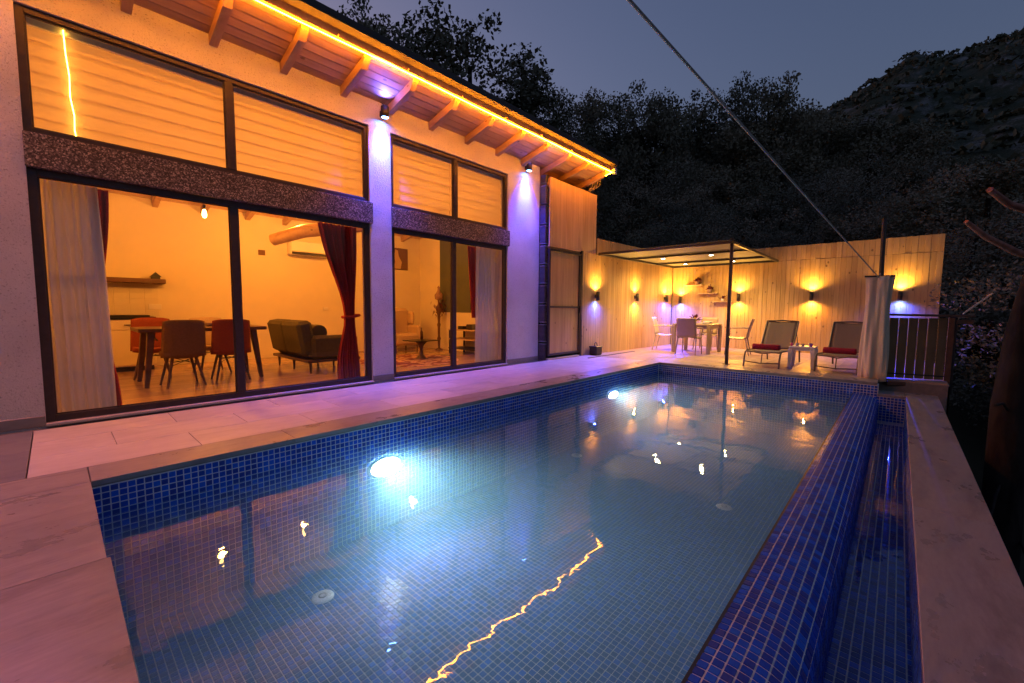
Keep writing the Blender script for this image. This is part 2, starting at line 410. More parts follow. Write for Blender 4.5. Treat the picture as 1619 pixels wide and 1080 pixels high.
# ------------------------------------------------------------------ lamps
def spot(name, loc, aim, W, col, angle=60, blend=.8, size=.02, parent=None):
    l = bpy.data.lights.new(name, 'SPOT'); l.energy = W; l.color = col; l.spot_size = R(angle); l.spot_blend = blend; l.shadow_soft_size = size
    o = bpy.data.objects.new(name, l); COL.objects.link(o); put(o, loc, parent)
    o.rotation_euler = Vector(aim).to_track_quat('-Z', 'Y').to_euler(); return o
def point(name, loc, W, col, size=.05, parent=None):
    l = bpy.data.lights.new(name, 'POINT'); l.energy = W; l.color = col; l.shadow_soft_size = size
    o = bpy.data.objects.new(name, l); COL.objects.link(o); put(o, loc, parent); return o

# ================================================================== GROUND, HILLS
def sstep(a, b, x):
    t = min(1, max(0, (x-a)/(b-a))); return t*t*(3-2*t)
def hill_z(x, y):
    """hillside behind house and fence; falls away to the right of the pool"""
    r = math.hypot(x, y); az = math.degrees(math.atan2(y, x))
    k = sstep(-25, 6, az)                      # 1 = uphill side, 0 = ravine on the right
    up = .30*max(0, r-17)**1.0
    up = min(up, 17+ .05*r)
    back = sstep(13.6, 22, x) if y < 11.5 else max(sstep(13.6, 22, x), sstep(11.2, 17, y))
    z_up = -.6 + up*back
    z_dn = -3.4 + .16*max(0, r-25)
    z = z_dn + (z_up - z_dn)*k
    if y < .3 and x < 15: z = min(z, -4.2 - .6*max(0, -.45-y) + .9*max(0, x-12))
    z += (mnoise.noise(Vector((x*.12, y*.12, 3)))*1.2 + mnoise.noise(Vector((x*.5, y*.5, 9)))*.25)*sstep(14, 22, r)
    return z
def hillside():
    mb = MB(); NA, NR = 120, 44
    rs = [1.0 + 150*(j/NR)**1.7 for j in range(NR+1)]
    vs = []
    for i in range(NA+1):
        a = -PI + 2*PI*i/NA
        for r_ in rs:
            x = 3+r_*math.cos(a); y = 2+r_*math.sin(a)
            z = hill_z(x, y)
            if -9 < x < 13.35 and -.75 < y < 11.2: z = min(z, -3.0) if y > .3 else min(z, -4.0)
            vs.append((x, y, z))
    W = NR+1
    mb.add(vs, [(i*W+j, i*W+j+1, (i+1)*W+j+1, (i+1)*W+j) for i in range(NA) for j in range(NR)], True)
    mb.add([(-9.5,-1,-3.05),(14,-1,-3.05),(14,12,-3.05),(-9.5,12,-3.05)], [(0,1,2,3)])
    tag(mb.build('hillside', M['soil'], origin=(0,0,0)), 'dark wooded hillside behind the fence', kind='structure')
hillside()
def ridge_tan(az):
    pts = [(-40,.30),(-25,.38),(-12,.405),(-6.4,.395),(-3,.388),(-1.4,.390),(-.2,.402),(.9,.402),(2.2,.390),(4,.378),(7.4,.352),(12,.30),(25,.2),(60,.2),(120,.2)]
    for (a, t), (b, u) in zip(pts, pts[1:]):
        if a <= az <= b: return t+(u-t)*(az-a)/(b-a)
    return .2
def mountain():
    mb = MB(); NA, NR = 260, 60; vs = []
    for i in range(NA+1):
        az = -42 + 84*i/NA
        H = ridge_tan(az)*330
        for j in range(NR+1):
            t = j/NR; r_ = 90+300*t
            prof = sstep(0, .82, t)*(1 - .5*sstep(.84, 1, t))
            x = r_*math.cos(R(az)); y = r_*math.sin(R(az))
            n = mnoise.fractal(Vector((x*.018, y*.018, 1)), 1.0, 2.1, 6)
            n2 = abs(mnoise.noise(Vector((x*.07, y*.07, 5))))
            z = 8 + (H-8)*prof + (n*7 + n2*6)*sstep(.1,.5,t)*(1-.72*sstep(.5,.85,t))
            vs.append((x, y, z))
    W = NR+1
    mb.add(vs, [(i*W+j, i*W+j+1, (i+1)*W+j+1, (i+1)*W+j) for i in range(NA) for j in range(NR)], False)
    tag(mb.build('mountain', M['mountain'], origin=(0,0,0)), 'rocky scrub covered mountain ridge', kind='structure')
    # scrub bushes spread over the mountain
    sb = MB(); vs = np.array(vs)
    idx = rng.choice(len(vs), 6000, replace=False)
    for i in idx:
        x, y, z = vs[i]
        if math.degrees(math.atan2(y, x)) > 16 or x*x+y*y < 140**2: continue
        s = rng.uniform(.8, 2.4)
        for k in range(7):
            c = Vector((x+rng.normal()*s*.6, y+rng.normal()*s*.6, z+s*.3+rng.uniform(0, s*.7)))
            a = Vector(rng.normal(size=3)).normalized()*s*.55; b = Vector(rng.normal(size=3)).normalized()*s*.55
            sb.add([c-a, c-b, c+a, c+b], [(0,1,2,3)])
    tag(sb.build('mountain_scrub', M['leafC'], origin=(0,0,0)), 'low dark scrub bushes dotted over the rocky mountain', 'scrub', kind='stuff')
mountain()

# ================================================================== TREES
def leafcloud(mb, centers, per, size, flat=.6):
    for (c, s) in centers:
        n = int(per*s*s) + 4
        P = rng.normal(size=(n, 3)); P = P/np.linalg.norm(P, axis=1)[:, None]*(rng.uniform(0, 1, n)**.45)[:, None]*s
        P[:, 2] *= .8
        A = rng.normal(size=(n, 3)); A /= np.linalg.norm(A, axis=1)[:, None]
        B = rng.normal(size=(n, 3)); B -= (A*B).sum(1)[:, None]*A; B /= np.linalg.norm(B, axis=1)[:, None]
        sz = rng.uniform(.6, 1.3, n)[:, None]*size
        C = P + np.array(c)
        q = np.stack([C-A*sz, C-B*sz*flat, C+A*sz, C+B*sz*flat], 1).reshape(-1, 3)
        o = len(mb.v); mb.v.extend(map(tuple, q))
        for k in range(n): mb.f.append((o+4*k, o+4*k+1, o+4*k+2, o+4*k+3)); mb.sm.append(False); mb.c.append(None)
def tree_mesh(kind, seed):
    """unit tree, height 1 (scaled when placed); returns trunk mesh, crown mesh"""
    rr = random.Random(seed); T = MB(); K = MB(); cl = []
    if kind == 'round':
        T.tube([(0,0,-.15),(rr.uniform(-.02,.02),0,.2),(rr.uniform(-.04,.04),rr.uniform(-.03,.03),.5),(0,0,.8)], .02, 7, radii=[.034,.027,.018,.006])
        for i in range(9):
            a = rr.uniform(0, 2*PI); z0 = rr.uniform(.25,.58); l_ = rr.uniform(.18,.32); z1 = z0+rr.uniform(.1,.28)
            e = (math.cos(a)*l_, math.sin(a)*l_, z1); T.tube([(0,0,z0),(e[0]*.5,e[1]*.5,z0+(z1-z0)*.6),e], .01, 5, radii=[.012,.008,.004])
            cl.append((e, rr.uniform(.08,.13)))
            for k in range(4):
                cl.append(((e[0]+rr.uniform(-.12,.12), e[1]+rr.uniform(-.12,.12), min(.9, z1+rr.uniform(-.08,.08))), rr.uniform(.04,.08)))
        for k in range(30):
            a = rr.uniform(0, 2*PI); z_ = rr.uniform(.22,.93); q = rr.uniform(0,.26)*math.sqrt(max(.1,1-((z_-.5)/.5)**2)); cl.append(((math.cos(a)*q, math.sin(a)*q, z_), rr.uniform(.06,.12)))
        for k in range(6): cl.append(((rr.uniform(-.1,.1), rr.uniform(-.1,.1), rr.uniform(.84,.93)), rr.uniform(.03,.05)))
        leafcloud(K, cl, 30000, .0085)
    elif kind == 'conifer':
        T.tube([(0,0,-.15),(0,0,.5),(0,0,.98)], .02, 6, radii=[.022,.014,.003])
        for i in range(46):
            z = .12+.84*i/46; w = .24*(1-z)**.75+.012; a = i*2.4+rr.uniform(-.3,.3); l_ = w*rr.uniform(.6,1.1)
            e = (math.cos(a)*l_, math.sin(a)*l_, z+l_*.45)
            T.tube([(0,0,z), e], .003, 4, radii=[.005,.002])
            cl.append(((e[0]*.6,e[1]*.6,z+l_*.25), .028+w*.15)); cl.append((e, .018+w*.1))
        leafcloud(K, cl, 90000, .006, .35)
    elif kind == 'olive':
        for b in range(3):
            a = b*2.1+rr.uniform(-.4,.4); T.tube([(0,0,-.15),(math.cos(a)*.05,math.sin(a)*.05,.2),(math.cos(a)*.16,math.sin(a)*.16,.6)], .02, 6, radii=[.026,.018,.006])
        for k in range(60):
            a = rr.uniform(0, 2*PI); q = rr.uniform(.02,.36); z = rr.uniform(.1,.9)*(1-q*.6)
            cl.append(((math.cos(a)*q, math.sin(a)*q, z+.08), rr.uniform(.05,.10)))
        leafcloud(K, cl, 24000, .0075, .4)
    return T.mesh('trunk_'+kind, M['bark']), K.mesh('crown_'+kind, {'round': M['leafA'], 'conifer': M['leafC'], 'olive': M['leafB']}[kind])
TM = {('round',i): tree_mesh('round', 10+i) for i in range(4)}
TM.update({('conifer',i): tree_mesh('conifer', 30+i) for i in range(2)})
TM.update({('olive',i): tree_mesh('olive', 50+i) for i in range(3)})
def add_tree(kind, var, az, dist, tan_top=None, h=None, label='', group=None, wide=1.0):
    x = dist*math.cos(R(az)); y = dist*math.sin(R(az)); z = hill_z(x, y)
    if h is None: h = max(2.5, (1.08+tan_top*dist) - z)
    nm = {'round': 'broadleaf_tree', 'conifer': 'conifer_tree', 'olive': 'olive_tree'}[kind]
    t = thing(nm, label, 'tree', (x, y, z), group)
    a, b = TM[(kind, var)]; rz = random.uniform(0, 6.28)
    w = h*wide
    for nme, me in (('trunk', a), ('crown', b)):
        o = place(nme, me, (x, y, z), t, (0, 0, rz), (w, w, h))
    return t
sk = [('round',0,62.3,27,.637,'tall broadleaf tree at the far left of the skyline above the eaves',.9),
 ('round',1,59.4,30,.640,'narrow broadleaf tree showing above the roof, second from the left',.7),
 ('conifer',0,55.2,31,.60,'slim pointed tree between two broadleaf crowns above the roof edge',1.0),
 ('round',2,48.3,26,.672,'tallest broadleaf tree standing against the sky above the roof',1.05),
 ('conifer',1,41.4,28,.585,'dark bushy conifer against the sky right of the tallest tree',1.5),
 ('round',3,37.0,30,.50,'rounded tree on the skyline just right of the bushy conifer',.9),
 ('round',0,33.0,33,.487,'broad dark tree on the skyline above the end of the eaves',.9),
 ('conifer',0,29.0,31,.48,'small pointed tree in the skyline row above the pergola',1.3),
 ('round',1,24.3,29,.495,'taller round crown on the skyline above the middle of the pergola',.75),
 ('round',2,19.5,34,.465,'low crown in the skyline dip behind the cord',.9),
 ('round',3,14.6,30,.487,'dark crown rising above the skyline just right of the cord',.62),
 ('round',1,11.4,31,.452,'lobed crown near the right end of the wooded skyline',.8),
 ('round',0,8.8,34,.40,'last broadleaf tree before the mountain slope begins',.9)]
for k, v, az, d_, tt, lb, w in sk: add_tree(k, v, az, d_, tan_top=tt, label=lb, wide=w)
rt = random.Random(3)
def cap_tan(az):
    return .40 if az < 8 else .44 if az < 36 else .52
for i in range(64):
    az = -14 + 80*((i*0.618) % 1.0); ring = i % 4
    d_ = [19.5, 23, 27, 33][ring] + rt.uniform(-1, 1.5)
    if az > 40 and d_ < 21: d_ += 4
    top = cap_tan(az)*([.50,.66,.80,.93][ring]) + rt.uniform(-.03,.03)
    if az < 3: top = min(top, .30 - .004*(3-az)*3)
    kd = rt.choice(['olive','round','olive','round']) if ring < 2 else rt.choice(['round','round','olive'])
    v = rt.randrange(3)
    lb = 'olive tree with fine grey leaves among the dark mass of trees behind the fence' if kd == 'olive' else 'leafy tree among the dark mass of trees behind the fence'
    add_tree(kd, v, az, d_, tan_top=top, label=lb, group='olive trees behind the fence' if kd == 'olive' else 'leafy trees behind the fence', wide=1.15)
for i in range(14):
    az = -24 + 22*((i*0.618) % 1.0); d_ = 15 + 2.2*(i % 6)
    add_tree(rt.choice(['olive','round']), rt.randrange(3), az, d_, h=rt.uniform(3.8,5.5)+d_*.08, label='dim tree in the ravine to the right of the fence', group='trees in the ravine', wide=1.2)

# leaning trunk with two sawn branches at the right
t = thing('pine_tree', 'leaning bare trunk with two sawn off branches painted as lit red at the right edge', 'tree', (5.9,-.86,-3.4))
mb = MB(); pts = [(5.6,-.80,-7.5),(5.86,-.80,-.9),(6.0,-.795,.2),(6.02,-.83,.9),(6.05,-.93,1.6),(6.2,-1.15,2.8),(6.3,-1.3,5.0),(6.3,-1.3,8.5)]
mb.tube(pts, .12, 14, radii=[.22,.135,.115,.10,.095,.09,.08,.04]); mb.build('trunk', M['bark'], t)
b1 = MB().tube([(6.1,-1.02,1.95),(5.7,-.80,1.93),(5.45,-.62,1.98),(5.2,-.478,2.075)], .03, 9, radii=[.034,.031,.027,.022]); b1.build('branch', M['branch_redlit'], t)
b2 = MB().tube([(6.1,-.93,1.56),(5.7,-.72,1.60),(5.4,-.50,1.72),(5.2,-.362,1.835)], .03, 9, radii=[.031,.028,.023,.017]); b2.build('branch', M['branch_redlit'], t)
cr = MB(); leafcloud(cr, [((6.3+random.uniform(-1.6,1.6), -1.6+random.uniform(-1.6,.6), random.uniform(5.6,8.8)), random.uniform(.3,.6)) for _ in range(26)], 420, .06, .2)
cr.build('crown', M['leafC'], t)
tw = MB()
for a, b in (((6.0,-.8,.15),(5.2,-.62,.32)),((6.0,-.8,-.5),(5.0,-.62,-.62)),((6.2,-.9,-.9),(5.2,-.95,-1.2))):
    tw = MB(); tw.tube([a, tuple((p+q)/2+(.05 if i == 2 else 0) for i, (p, q) in enumerate(zip(a, b))), b], .012, 5); tw.build('twig', M['bark'], t)

# ================================================================== POOL
PX0, PX1, PY0, PY1 = .10, 8.46, .475, 3.62      # basin
WZ = -.212; FZ = -1.08; P = .0414               # water level, floor, tile pitch
TX0 = .10                                       # trough
pool = thing('swimming_pool', 'blue mosaic tiled infinity pool with an overflow edge and side trough', 'swimming pool', (4.2,2,FZ))
pal = np.array([[.012,.07,.52],[.015,.09,.62],[.015,.045,.36],[.025,.04,.30],[.02,.13,.70],[.04,.05,.28],[.015,.06,.46]])
tile_rest = MB(); tile_pieces = []
def tile_quad(c, u, v, n, s, h=.0035):
    c = Vector(c); a = c-u*s-v*s; b = c+u*s-v*s; d = c+u*s+v*s; e = c-u*s+v*s
    i = .0015
    t_ = [c+(-u-v)*(s-i)+n*h, c+(u-v)*(s-i)+n*h, c+(u+v)*(s-i)+n*h, c+(-u+v)*(s-i)+n*h]
    return [a, b, d, e]+t_, [(4,5,6,7),(0,1,5,4),(1,2,6,5),(2,3,7,6),(3,0,4,7)]
def tint_mesh(mb, name):
    me = mb.mesh(name, M['tile'])
    return me
def color_mesh(me, face_cols):
    at = me.color_attributes.new('tint', 'FLOAT_COLOR', 'CORNER')
    n = len(me.loops); arr = np.ones((n, 4))
    tot = np.empty(len(me.polygons), dtype=int); me.polygons.foreach_get('loop_total', tot)
    arr[:, :3] = np.repeat(face_cols, tot, axis=0); at.data.foreach_set('color', arr.ravel())
U = [None]
class TileField:
    def __init__(s): s.V = []; s.C = []; s.n = 0
    def wall(s, o, u, v, n, nu, nv, dark=0.0, size=P, jit=.0):
        """vectorised: nu x nv tiles from corner o along u, v (unit vectors), normal n"""
        o = np.array(o, float); u = np.array(u, float); v = np.array(v, float); n = np.array(n, float)
        I, J = np.meshgrid(np.arange(nu), np.arange(nv), indexing='ij'); I = I.ravel(); J = J.ravel()
        C = o + ((I+.5)*size)[:, None]*u + ((J+.5)*size)[:, None]*v
        hh = size/2-.0030; ii = .0016; h = .0035
        tl = rng.normal(size=(len(C), 2))*.018
        q = []
        for a, b in ((-1,-1),(1,-1),(1,1),(-1,1)): q.append(C + u*hh*a + v*hh*b)
        for a, b in ((-1,-1),(1,-1),(1,1),(-1,1)): q.append(C + u*(hh-ii)*a + v*(hh-ii)*b + n*(h + (tl[:, 0]*a+tl[:, 1]*b)[:, None]*hh*1.0))
        s.V.append(np.stack(q, 1).reshape(-1, 3)); ci = rng.integers(0, len(pal), len(C)); s.C.append(pal[ci]*rng.uniform(.8, 1.2, (len(C), 1)))
        s.n += len(C)
    def build(s, name, parent, kind='stuff'):
        V = np.concatenate(s.V); n = s.n; C = np.concatenate(s.C)
        F = np.array([[4,5,6,7],[0,1,5,4],[1,2,6,5],[2,3,7,6],[3,0,4,7]])
        idx = (np.arange(n)[:, None, None]*8 + F[None]).reshape(-1)
        me = bpy.data.meshes.new(name); org = np.array(wloc(parent))
        me.vertices.add(len(V)); me.vertices.foreach_set('co', (V-org).ravel())
        me.loops.add(len(idx)); me.loops.foreach_set('vertex_index', idx.astype(np.int32))
        me.polygons.add(n*5); me.polygons.foreach_set('loop_start', (np.arange(n*5)*4).astype(np.int32)); me.polygons.foreach_set('loop_total', np.full(n*5, 4, np.int32))
        me.update(calc_edges=True); me.validate(); me.polygons.foreach_set('use_smooth', np.zeros(len(me.polygons), dtype=bool))
        color_mesh(me, np.repeat(C, 5, axis=0))
        me.materials.append(M['tile'])
        o = bpy.data.objects.new(name, me); COL.objects.link(o); o.parent = parent; o['kind'] = kind; return o
# grout bodies: pool shell
def shell():
    g = MB(); e = .004
    nx = int((PX1-PX0)/P)
    g.box(PX0-.2, PX1+.2, PY1, PY1+.25, FZ-.2, -.045)      # left wall body
    g.box(PX1, PX1+.25, .18, PY1, FZ-.2, -.045)            # far wall
    g.box(PX0-.25, PX0, .14, PY1, FZ-.2, -.045)            # near wall
    g.box(PX0, PX1, PY0-.0, PY1, FZ-.2, FZ)                # floor
    g.build('pool_shell', M['grout'], pool)
shell()
tf = TileField()
NX = int((PX1-PX0)/P); PX1t = PX0+NX*P
NZ = int((-.045-FZ)/P)
ZT = -.050
# first 300 of the near left-hand wall above the water and the overflow edge are separate pieces
def piece_mesh(k):
    mb = MB(); hh = P/2-.0030; i = .0016; h = .0035
    v = [(-hh,-hh,0),(hh,-hh,0),(hh,hh,0),(-hh,hh,0)]+[(-hh+i,-hh+i,h),(hh-i,-hh+i,h),(hh-i,hh-i,h),(-hh+i,hh-i,h)]
    mb.add(v, [(4,5,6,7),(0,1,5,4),(1,2,6,5),(2,3,7,6),(3,0,4,7)]); me = mb.mesh('tile_%d' % k, M['tile'])
    color_mesh(me, np.repeat(pal[k:k+1], 5, axis=0)); return me
PM = [piece_mesh(k) for k in range(len(pal))]
def tile_piece(c, u, v, n):
    u, v, n = Vector(u), Vector(v), Vector(n)
    if u.cross(v).dot(n) < 0: u = -u
    Mx = Matrix((u, v, n)).transposed()
    o = bpy.data.objects.new('pool_tile', PM[rng.integers(0, len(PM))]); COL.objects.link(o); put(o, c, pool)
    e = Mx.to_euler(); o.rotation_euler = (e.x+rng.normal()*.012, e.y+rng.normal()*.012, e.z); return o
NP = 30
for i in range(NP):
    for j in range(5): tile_piece((PX0+(i+.5)*P, PY1, ZT-(j+.5)*P), (1,0,0), (0,0,1), (0,-1,0))
tf.wall((PX0+NP*P, PY1, ZT-5*P), (1,0,0), (0,0,1), (0,-1,0), NX-NP, 5)
tf.wall((PX0, PY1, ZT-NZ*P), (1,0,0), (0,0,1), (0,-1,0), NX, NZ-5)
nyf = int((PY1-.18)/P)
tf.wall((PX1, PY1-nyf*P, ZT-5*P), (0,1,0), (0,0,1), (-1,0,0), nyf, 5)
nyw = int((PY1-PY0)/P)
tf.wall((PX1, PY1-nyw*P, ZT-NZ*P), (0,1,0), (0,0,1), (-1,0,0), nyw, NZ-5)
tf.wall((PX0, PY1-nyw*P, ZT-NZ*P), (0,1,0), (0,0,1), (1,0,0), nyw, NZ)
tf.wall((PX0, PY1-nyw*P, FZ), (1,0,0), (0,1,0), (0,0,1), NX, nyw)
tf.wall((PX0, PY0, ZT-NZ*P), (1,0,0), (0,0,1), (0,1,0), NX, NZ-4)
# overflow edge: profile as a chain of tile rows, curving over and down into the trough
prof = [(PY0, -.205)]
ang = [-6, 0, 3, 6, 12, 22, 38, 58, 78, 88] + [90]*8
for a in ang: y, z = prof[-1]; prof.append((y-P*math.cos(R(a)), z-P*math.sin(R(a))))
ge = MB()
pv = []; K = len(prof)
ge.add([(x, y, z-.001) for x in (PX0, PX1) for (y, z) in prof] + [(x, y, z) for x in (PX0, PX1) for (y, z) in ((prof[-1][0], -1.3), (PY0, -1.3))],
       [(i, i+1, K+i+1, K+i) for i in range(K-1)] + [(K-1, 2*K, 2*K+2, 2*K-1), (2*K+1, 0, K, 2*K+3)])
ge.build('overflow_weir', M['grout'], pool)
EP = 0
for k in range(K-1):
    (y0, z0), (y1, z1) = prof[k], prof[k+1]; v = (0, (y1-y0)/P, (z1-z0)/P); n = (0, v[2], -v[1])
    n = (0, -(z0-z1)/P, -(y1-y0)/P) 
    n = (0, (z1-z0)/P, (y0-y1)/P)
    st = 0
    if k < 7:
        st = 21; off = 28
        tf.wall((PX0, y0, z0), (1,0,0), v, n, off, 1)
        for i in range(st): tile_piece((PX0+(off+i+.5)*P, (y0+y1)/2, (z0+z1)/2), (1,0,0), v, n)
        tf.wall((PX0+(off+st)*P, y0, z0), (1,0,0), v, n, NX-off-st, 1)
    else: tf.wall((PX0, y0, z0), (1,0,0), v, n, NX, 1)
YT = prof[-1][0]; LZ = -.17; YL = -.140; TZ = -.62; TWZ = -.50
# trough
g = MB(); g.box(PX0, PX1, YL, YT, TZ-.15, TZ); g.box(PX0, PX1, YL-.12, YL, TZ-.15, LZ-.035); g.box(PX1, PX1+.2, YL-.12, .18, TZ-.15, LZ-.035); g.box(PX0-.2, PX0, YL-.12, .14, TZ-.15, LZ-.035)
g.build('trough_shell', M['grout'], pool)
nt_ = int(math.ceil((YT-YL)/P)); nzt = int((LZ-.04-TZ)/P)
tf.wall((PX0, YT-nt_*P+.002, TZ), (1,0,0), (0,1,0), (0,0,1), NX, nt_)
tf.wall((PX0, YL, LZ-.04-nzt*P), (1,0,0), (0,0,1), (0,1,0), NX, nzt)
tf.wall((PX1, YL+.004, LZ-.04-nzt*P), (0,1,0), (0,0,1), (-1,0,0), nt_, nzt)
tf.build('mosaic_tiles', pool)
MB().box(PX0, PX1, PY0-.006, PY0+.008, WZ-.02, WZ+.010).build('edge_dark_strip', M['black'], pool)  # thin black strip along the waterline at the weir
for x, y in ((1.25,3.05),(4.88,1.30),(5.13,3.40)):
    d_ = MB().lathe([(0,.012),(.055,.012),(.075,.008),(.08,0)], (x,y,FZ+.003), 20); dr = d_.build('drain_cover', M['white'], pool)
    MB().lathe([(.02,.016),(.03,.016),(.03,.012)], (x,y,FZ+.003), 12).build('drain_ring', M['chair_out'], dr)
# water
def waterbox(name, x0, x1, y0, y1, z0, z1, label):
    mb = MB(); n = 1
    vs = [(x0,y0,z1),(x1,y0,z1),(x1,y1,z1),(x0,y1,z1),(x0,y0,z0),(x1,y0,z0),(x1,y1,z0),(x0,y1,z0)]
    mb.add(vs, [(0,1,2,3),(7,6,5,4),(0,4,5,1),(1,5,6,2),(2,6,7,3),(3,7,4,0)])
    o = mb.build(name, [M['water'], M['waterbody']] if name == 'pool_water' else [M['trough_water'], M['troughbody']])
    for p in o.data.polygons: p.material_index = 0 if p.index == 0 else 1
    return tag(o, label, kind='structure')
waterbox('pool_water', PX0+.004, PX1-.004, PY0+.010, PY1-.004, FZ+.004, WZ, 'clear still pool water lit from below')
waterbox('trough_water', PX0+.006, PX1-.006, YL+.006, YT-.006, TZ+.006, TWZ, 'dark water in the overflow trough')
# pool lamps
for i, (x, z) in enumerate(((2.11,-.46),(6.53,-.40))):
    t = thing('pool_lamp', ['lit round underwater lamp nearest the camera in the long pool wall','lit round underwater lamp at the far end of the long pool wall'][i], 'pool lamp', (x, PY1, z-.1), 'underwater lamps in the long wall')
    Mx = Matrix.Translation((x, PY1-.006, z)) @ Matrix.Rotation(R(90), 4, 'X') @ Matrix.Diagonal((1.35,(.72,.5)[i],1,1))
    MB().lathe([(.145,-.0),(.145,.02),(.125,.03),(.115,.02)], (0,0,0), 28, M=Mx).build('trim_ring', M['white'], t)
    MB().lathe([(.115,.018),(.08,.03),(.0,.034)], (0,0,0), 28, M=Mx).build('lens', M['pool_lens'], t)
    spot('pool_light', (x, PY1-.07, z), (0,-1,-.12), (78, 36)[i], (.84,1,.96), 140, 1.0, .10, t)

# ================================================================== DECK (stone paving)
deck = thing('paving', 'stone paved terrace round the pool', 'terrace', (4,4,-.05)); del deck['category']; deck['kind'] = 'structure'
base = MB()
base.box(-9, PX0-.25, -.2, 5.9, -.5, -.034); base.box(PX0-.25, PX1, PY1+.25, 5.9, -.5, -.034); base.box(PX1+.25, 9.08, .20, 5.9, -.5, -.034); base.box(9.08, 13.3, -.62, 5.9, -.5, -.034)
base.box(PX1, PX1+.25, PY1+.25, 5.9, -.5, -.034)
base.box(PX0-.25, PX1+.25, PY1+.002, PY1+.25, -.046, -.034); base.box(PX1+.002, PX1+.25, .20, PY1, -.046, -.034); base.box(PX0-.25, PX0-.002, -.2, PY1, -.046, -.034)
base.build('paving_bed', M['joint'], deck)
def slabs(x0, x1, y0, y1, dx, dy, mat, along='x', stag=.5, z=0., name='paving_slab', th=.034, jt=.003):
    if along == 'x':
        ny = max(1, round((y1-y0)/dy)); wy = (y1-y0)/ny
        for j in range(ny):
            x = x0 - (dx*stag if j % 2 else 0)
            while x < x1-.02:
                a, b = max(x, x0), min(x+dx, x1)
                if b-a > .03: MB().box(a+jt/2, b-jt/2, y0+j*wy+jt/2, y0+(j+1)*wy-jt/2, z-th, z+random.uniform(-.0006,.0006), .002).build(name, mat, deck)
                x += dx
    else:
        nx = max(1, round((x1-x0)/dx)); wx = (x1-x0)/nx
        for i in range(nx):
            y = y0 - (dy*stag if i % 2 else 0)
            while y < y1-.02:
                a, b = max(y, y0), min(y+dy, y1)
                if b-a > .03: MB().box(x0+i*wx+jt/2, x0+(i+1)*wx-jt/2, a+jt/2, b-jt/2, z-th, z+random.uniform(-.0006,.0006), .002).build(name, mat, deck)
                y += dy
CW = .34
slabs(PX0-.0, PX1+.0, PY1-.012, PY1+CW, 1.2, CW, M['coping'], name='coping_slab')          # along the house
slabs(PX1-.012, PX1+CW, .19, PY1-.014, CW, .9, M['coping'], 'y', name='coping_slab')       # far end
slabs(PX1+.002, PX1+CW, PY1-.012, PY1+CW, CW, CW, M['coping'], name='coping_slab')
slabs(-6, PX0-.002, PY1-.012, PY1+CW, 1.4, CW, M['coping'], name='coping_slab')
slabs(-5, PX0+.012, .14, PY1-.014, 1.7, 1.15, M['coping'], 'x', .4, name='coping_slab', jt=.0016)      # near end, big slabs
slabs(-.17, 8.5, PY1+CW, 5.43, .9, .49, M['travertine'], 'x', .5)
slabs(-6, -.174, PY1+CW, 5.43, 1.2, .74, M['greystone'], 'x', .5)
slabs(8.504, 13.18, PY1+CW, 5.43, .6, .6, M['patio'], 'x', .5)
slabs(PX1+CW, 13.18, .19, PY1+CW-.003, .6, .6, M['patio'], 'x', .5)
slabs(9.1, 13.18, -.60, .187, .6, .4, M['patio'], 'x', .5)
MB().box(8.0, 10.2, 5.02, 5.07, -.01, .012, .004).build('drain_channel', M['metal'], deck)
# outer ledge beyond the trough
slabs(-5, 8.88, -.49, YL+.010, 2.9, .4, M['coping'], 'x', 0, LZ, 'ledge_slab', .035)
slabs(PX1-.01, 8.88, YL+.012, .185, .5, .4, M['coping'], 'x', 0, LZ, 'ledge_slab', .035)
w = MB(); w.box(-5, 8.86, -.47, YL-.12, -3.2, LZ-.036); w.box(8.50+.17, 8.86, YL-.118, .18, -3.2, LZ-.036); w.build('retaining_wall', M['concrete'], deck)
MB().box(9.08, 13.3, -.62, -.6, -3.2, -.034).build('retaining_wall', M['concrete'], deck)

# ================================================================== HOUSE
HX0, HX1 = -7.0, 6.96; YW = 5.65; YI = 5.90; WT = 4.05
house = thing('villa', 'white stucco poolside villa with large lit windows and timber eaves', 'house', (0,YW,0))
W1, W2 = (-.10, 3.13), (3.475, 6.00)
wb = MB(); b = 0
wb.box(HX0, W1[0], YW, YI, -.3, WT); wb.box(W1[1], W2[0], YW, YI, -.3, WT); wb.box(W2[1], HX1, YW, YI, -.3, WT)
for a, c in (W1, W2): wb.box(a, c, YW, YI, 3.645, WT); wb.box(a, c, YW+.03, YI, -.3, -.012)
wb.build('wall', M['stucco'], house)
for a, c in (W1, W2):
    MB().box(a-.005, c+.03, YW-.035, YI-.02, 2.285, 2.575, .004).build('lintel', M['granite'], house)
    s = MB().box(a-.0, c+.0, YW-.04, YW+.05, -.012, .012, .003); s.build('sill', M['travertine'], house)
for a, c in ((HX0, W1[0]), (W1[1], W2[0]), (W2[1], HX1)):
    MB().box(a+.002, c-.002, YW-.018, YW-.001, -.01, .085, .003).build('skirting', M['coping'], house)
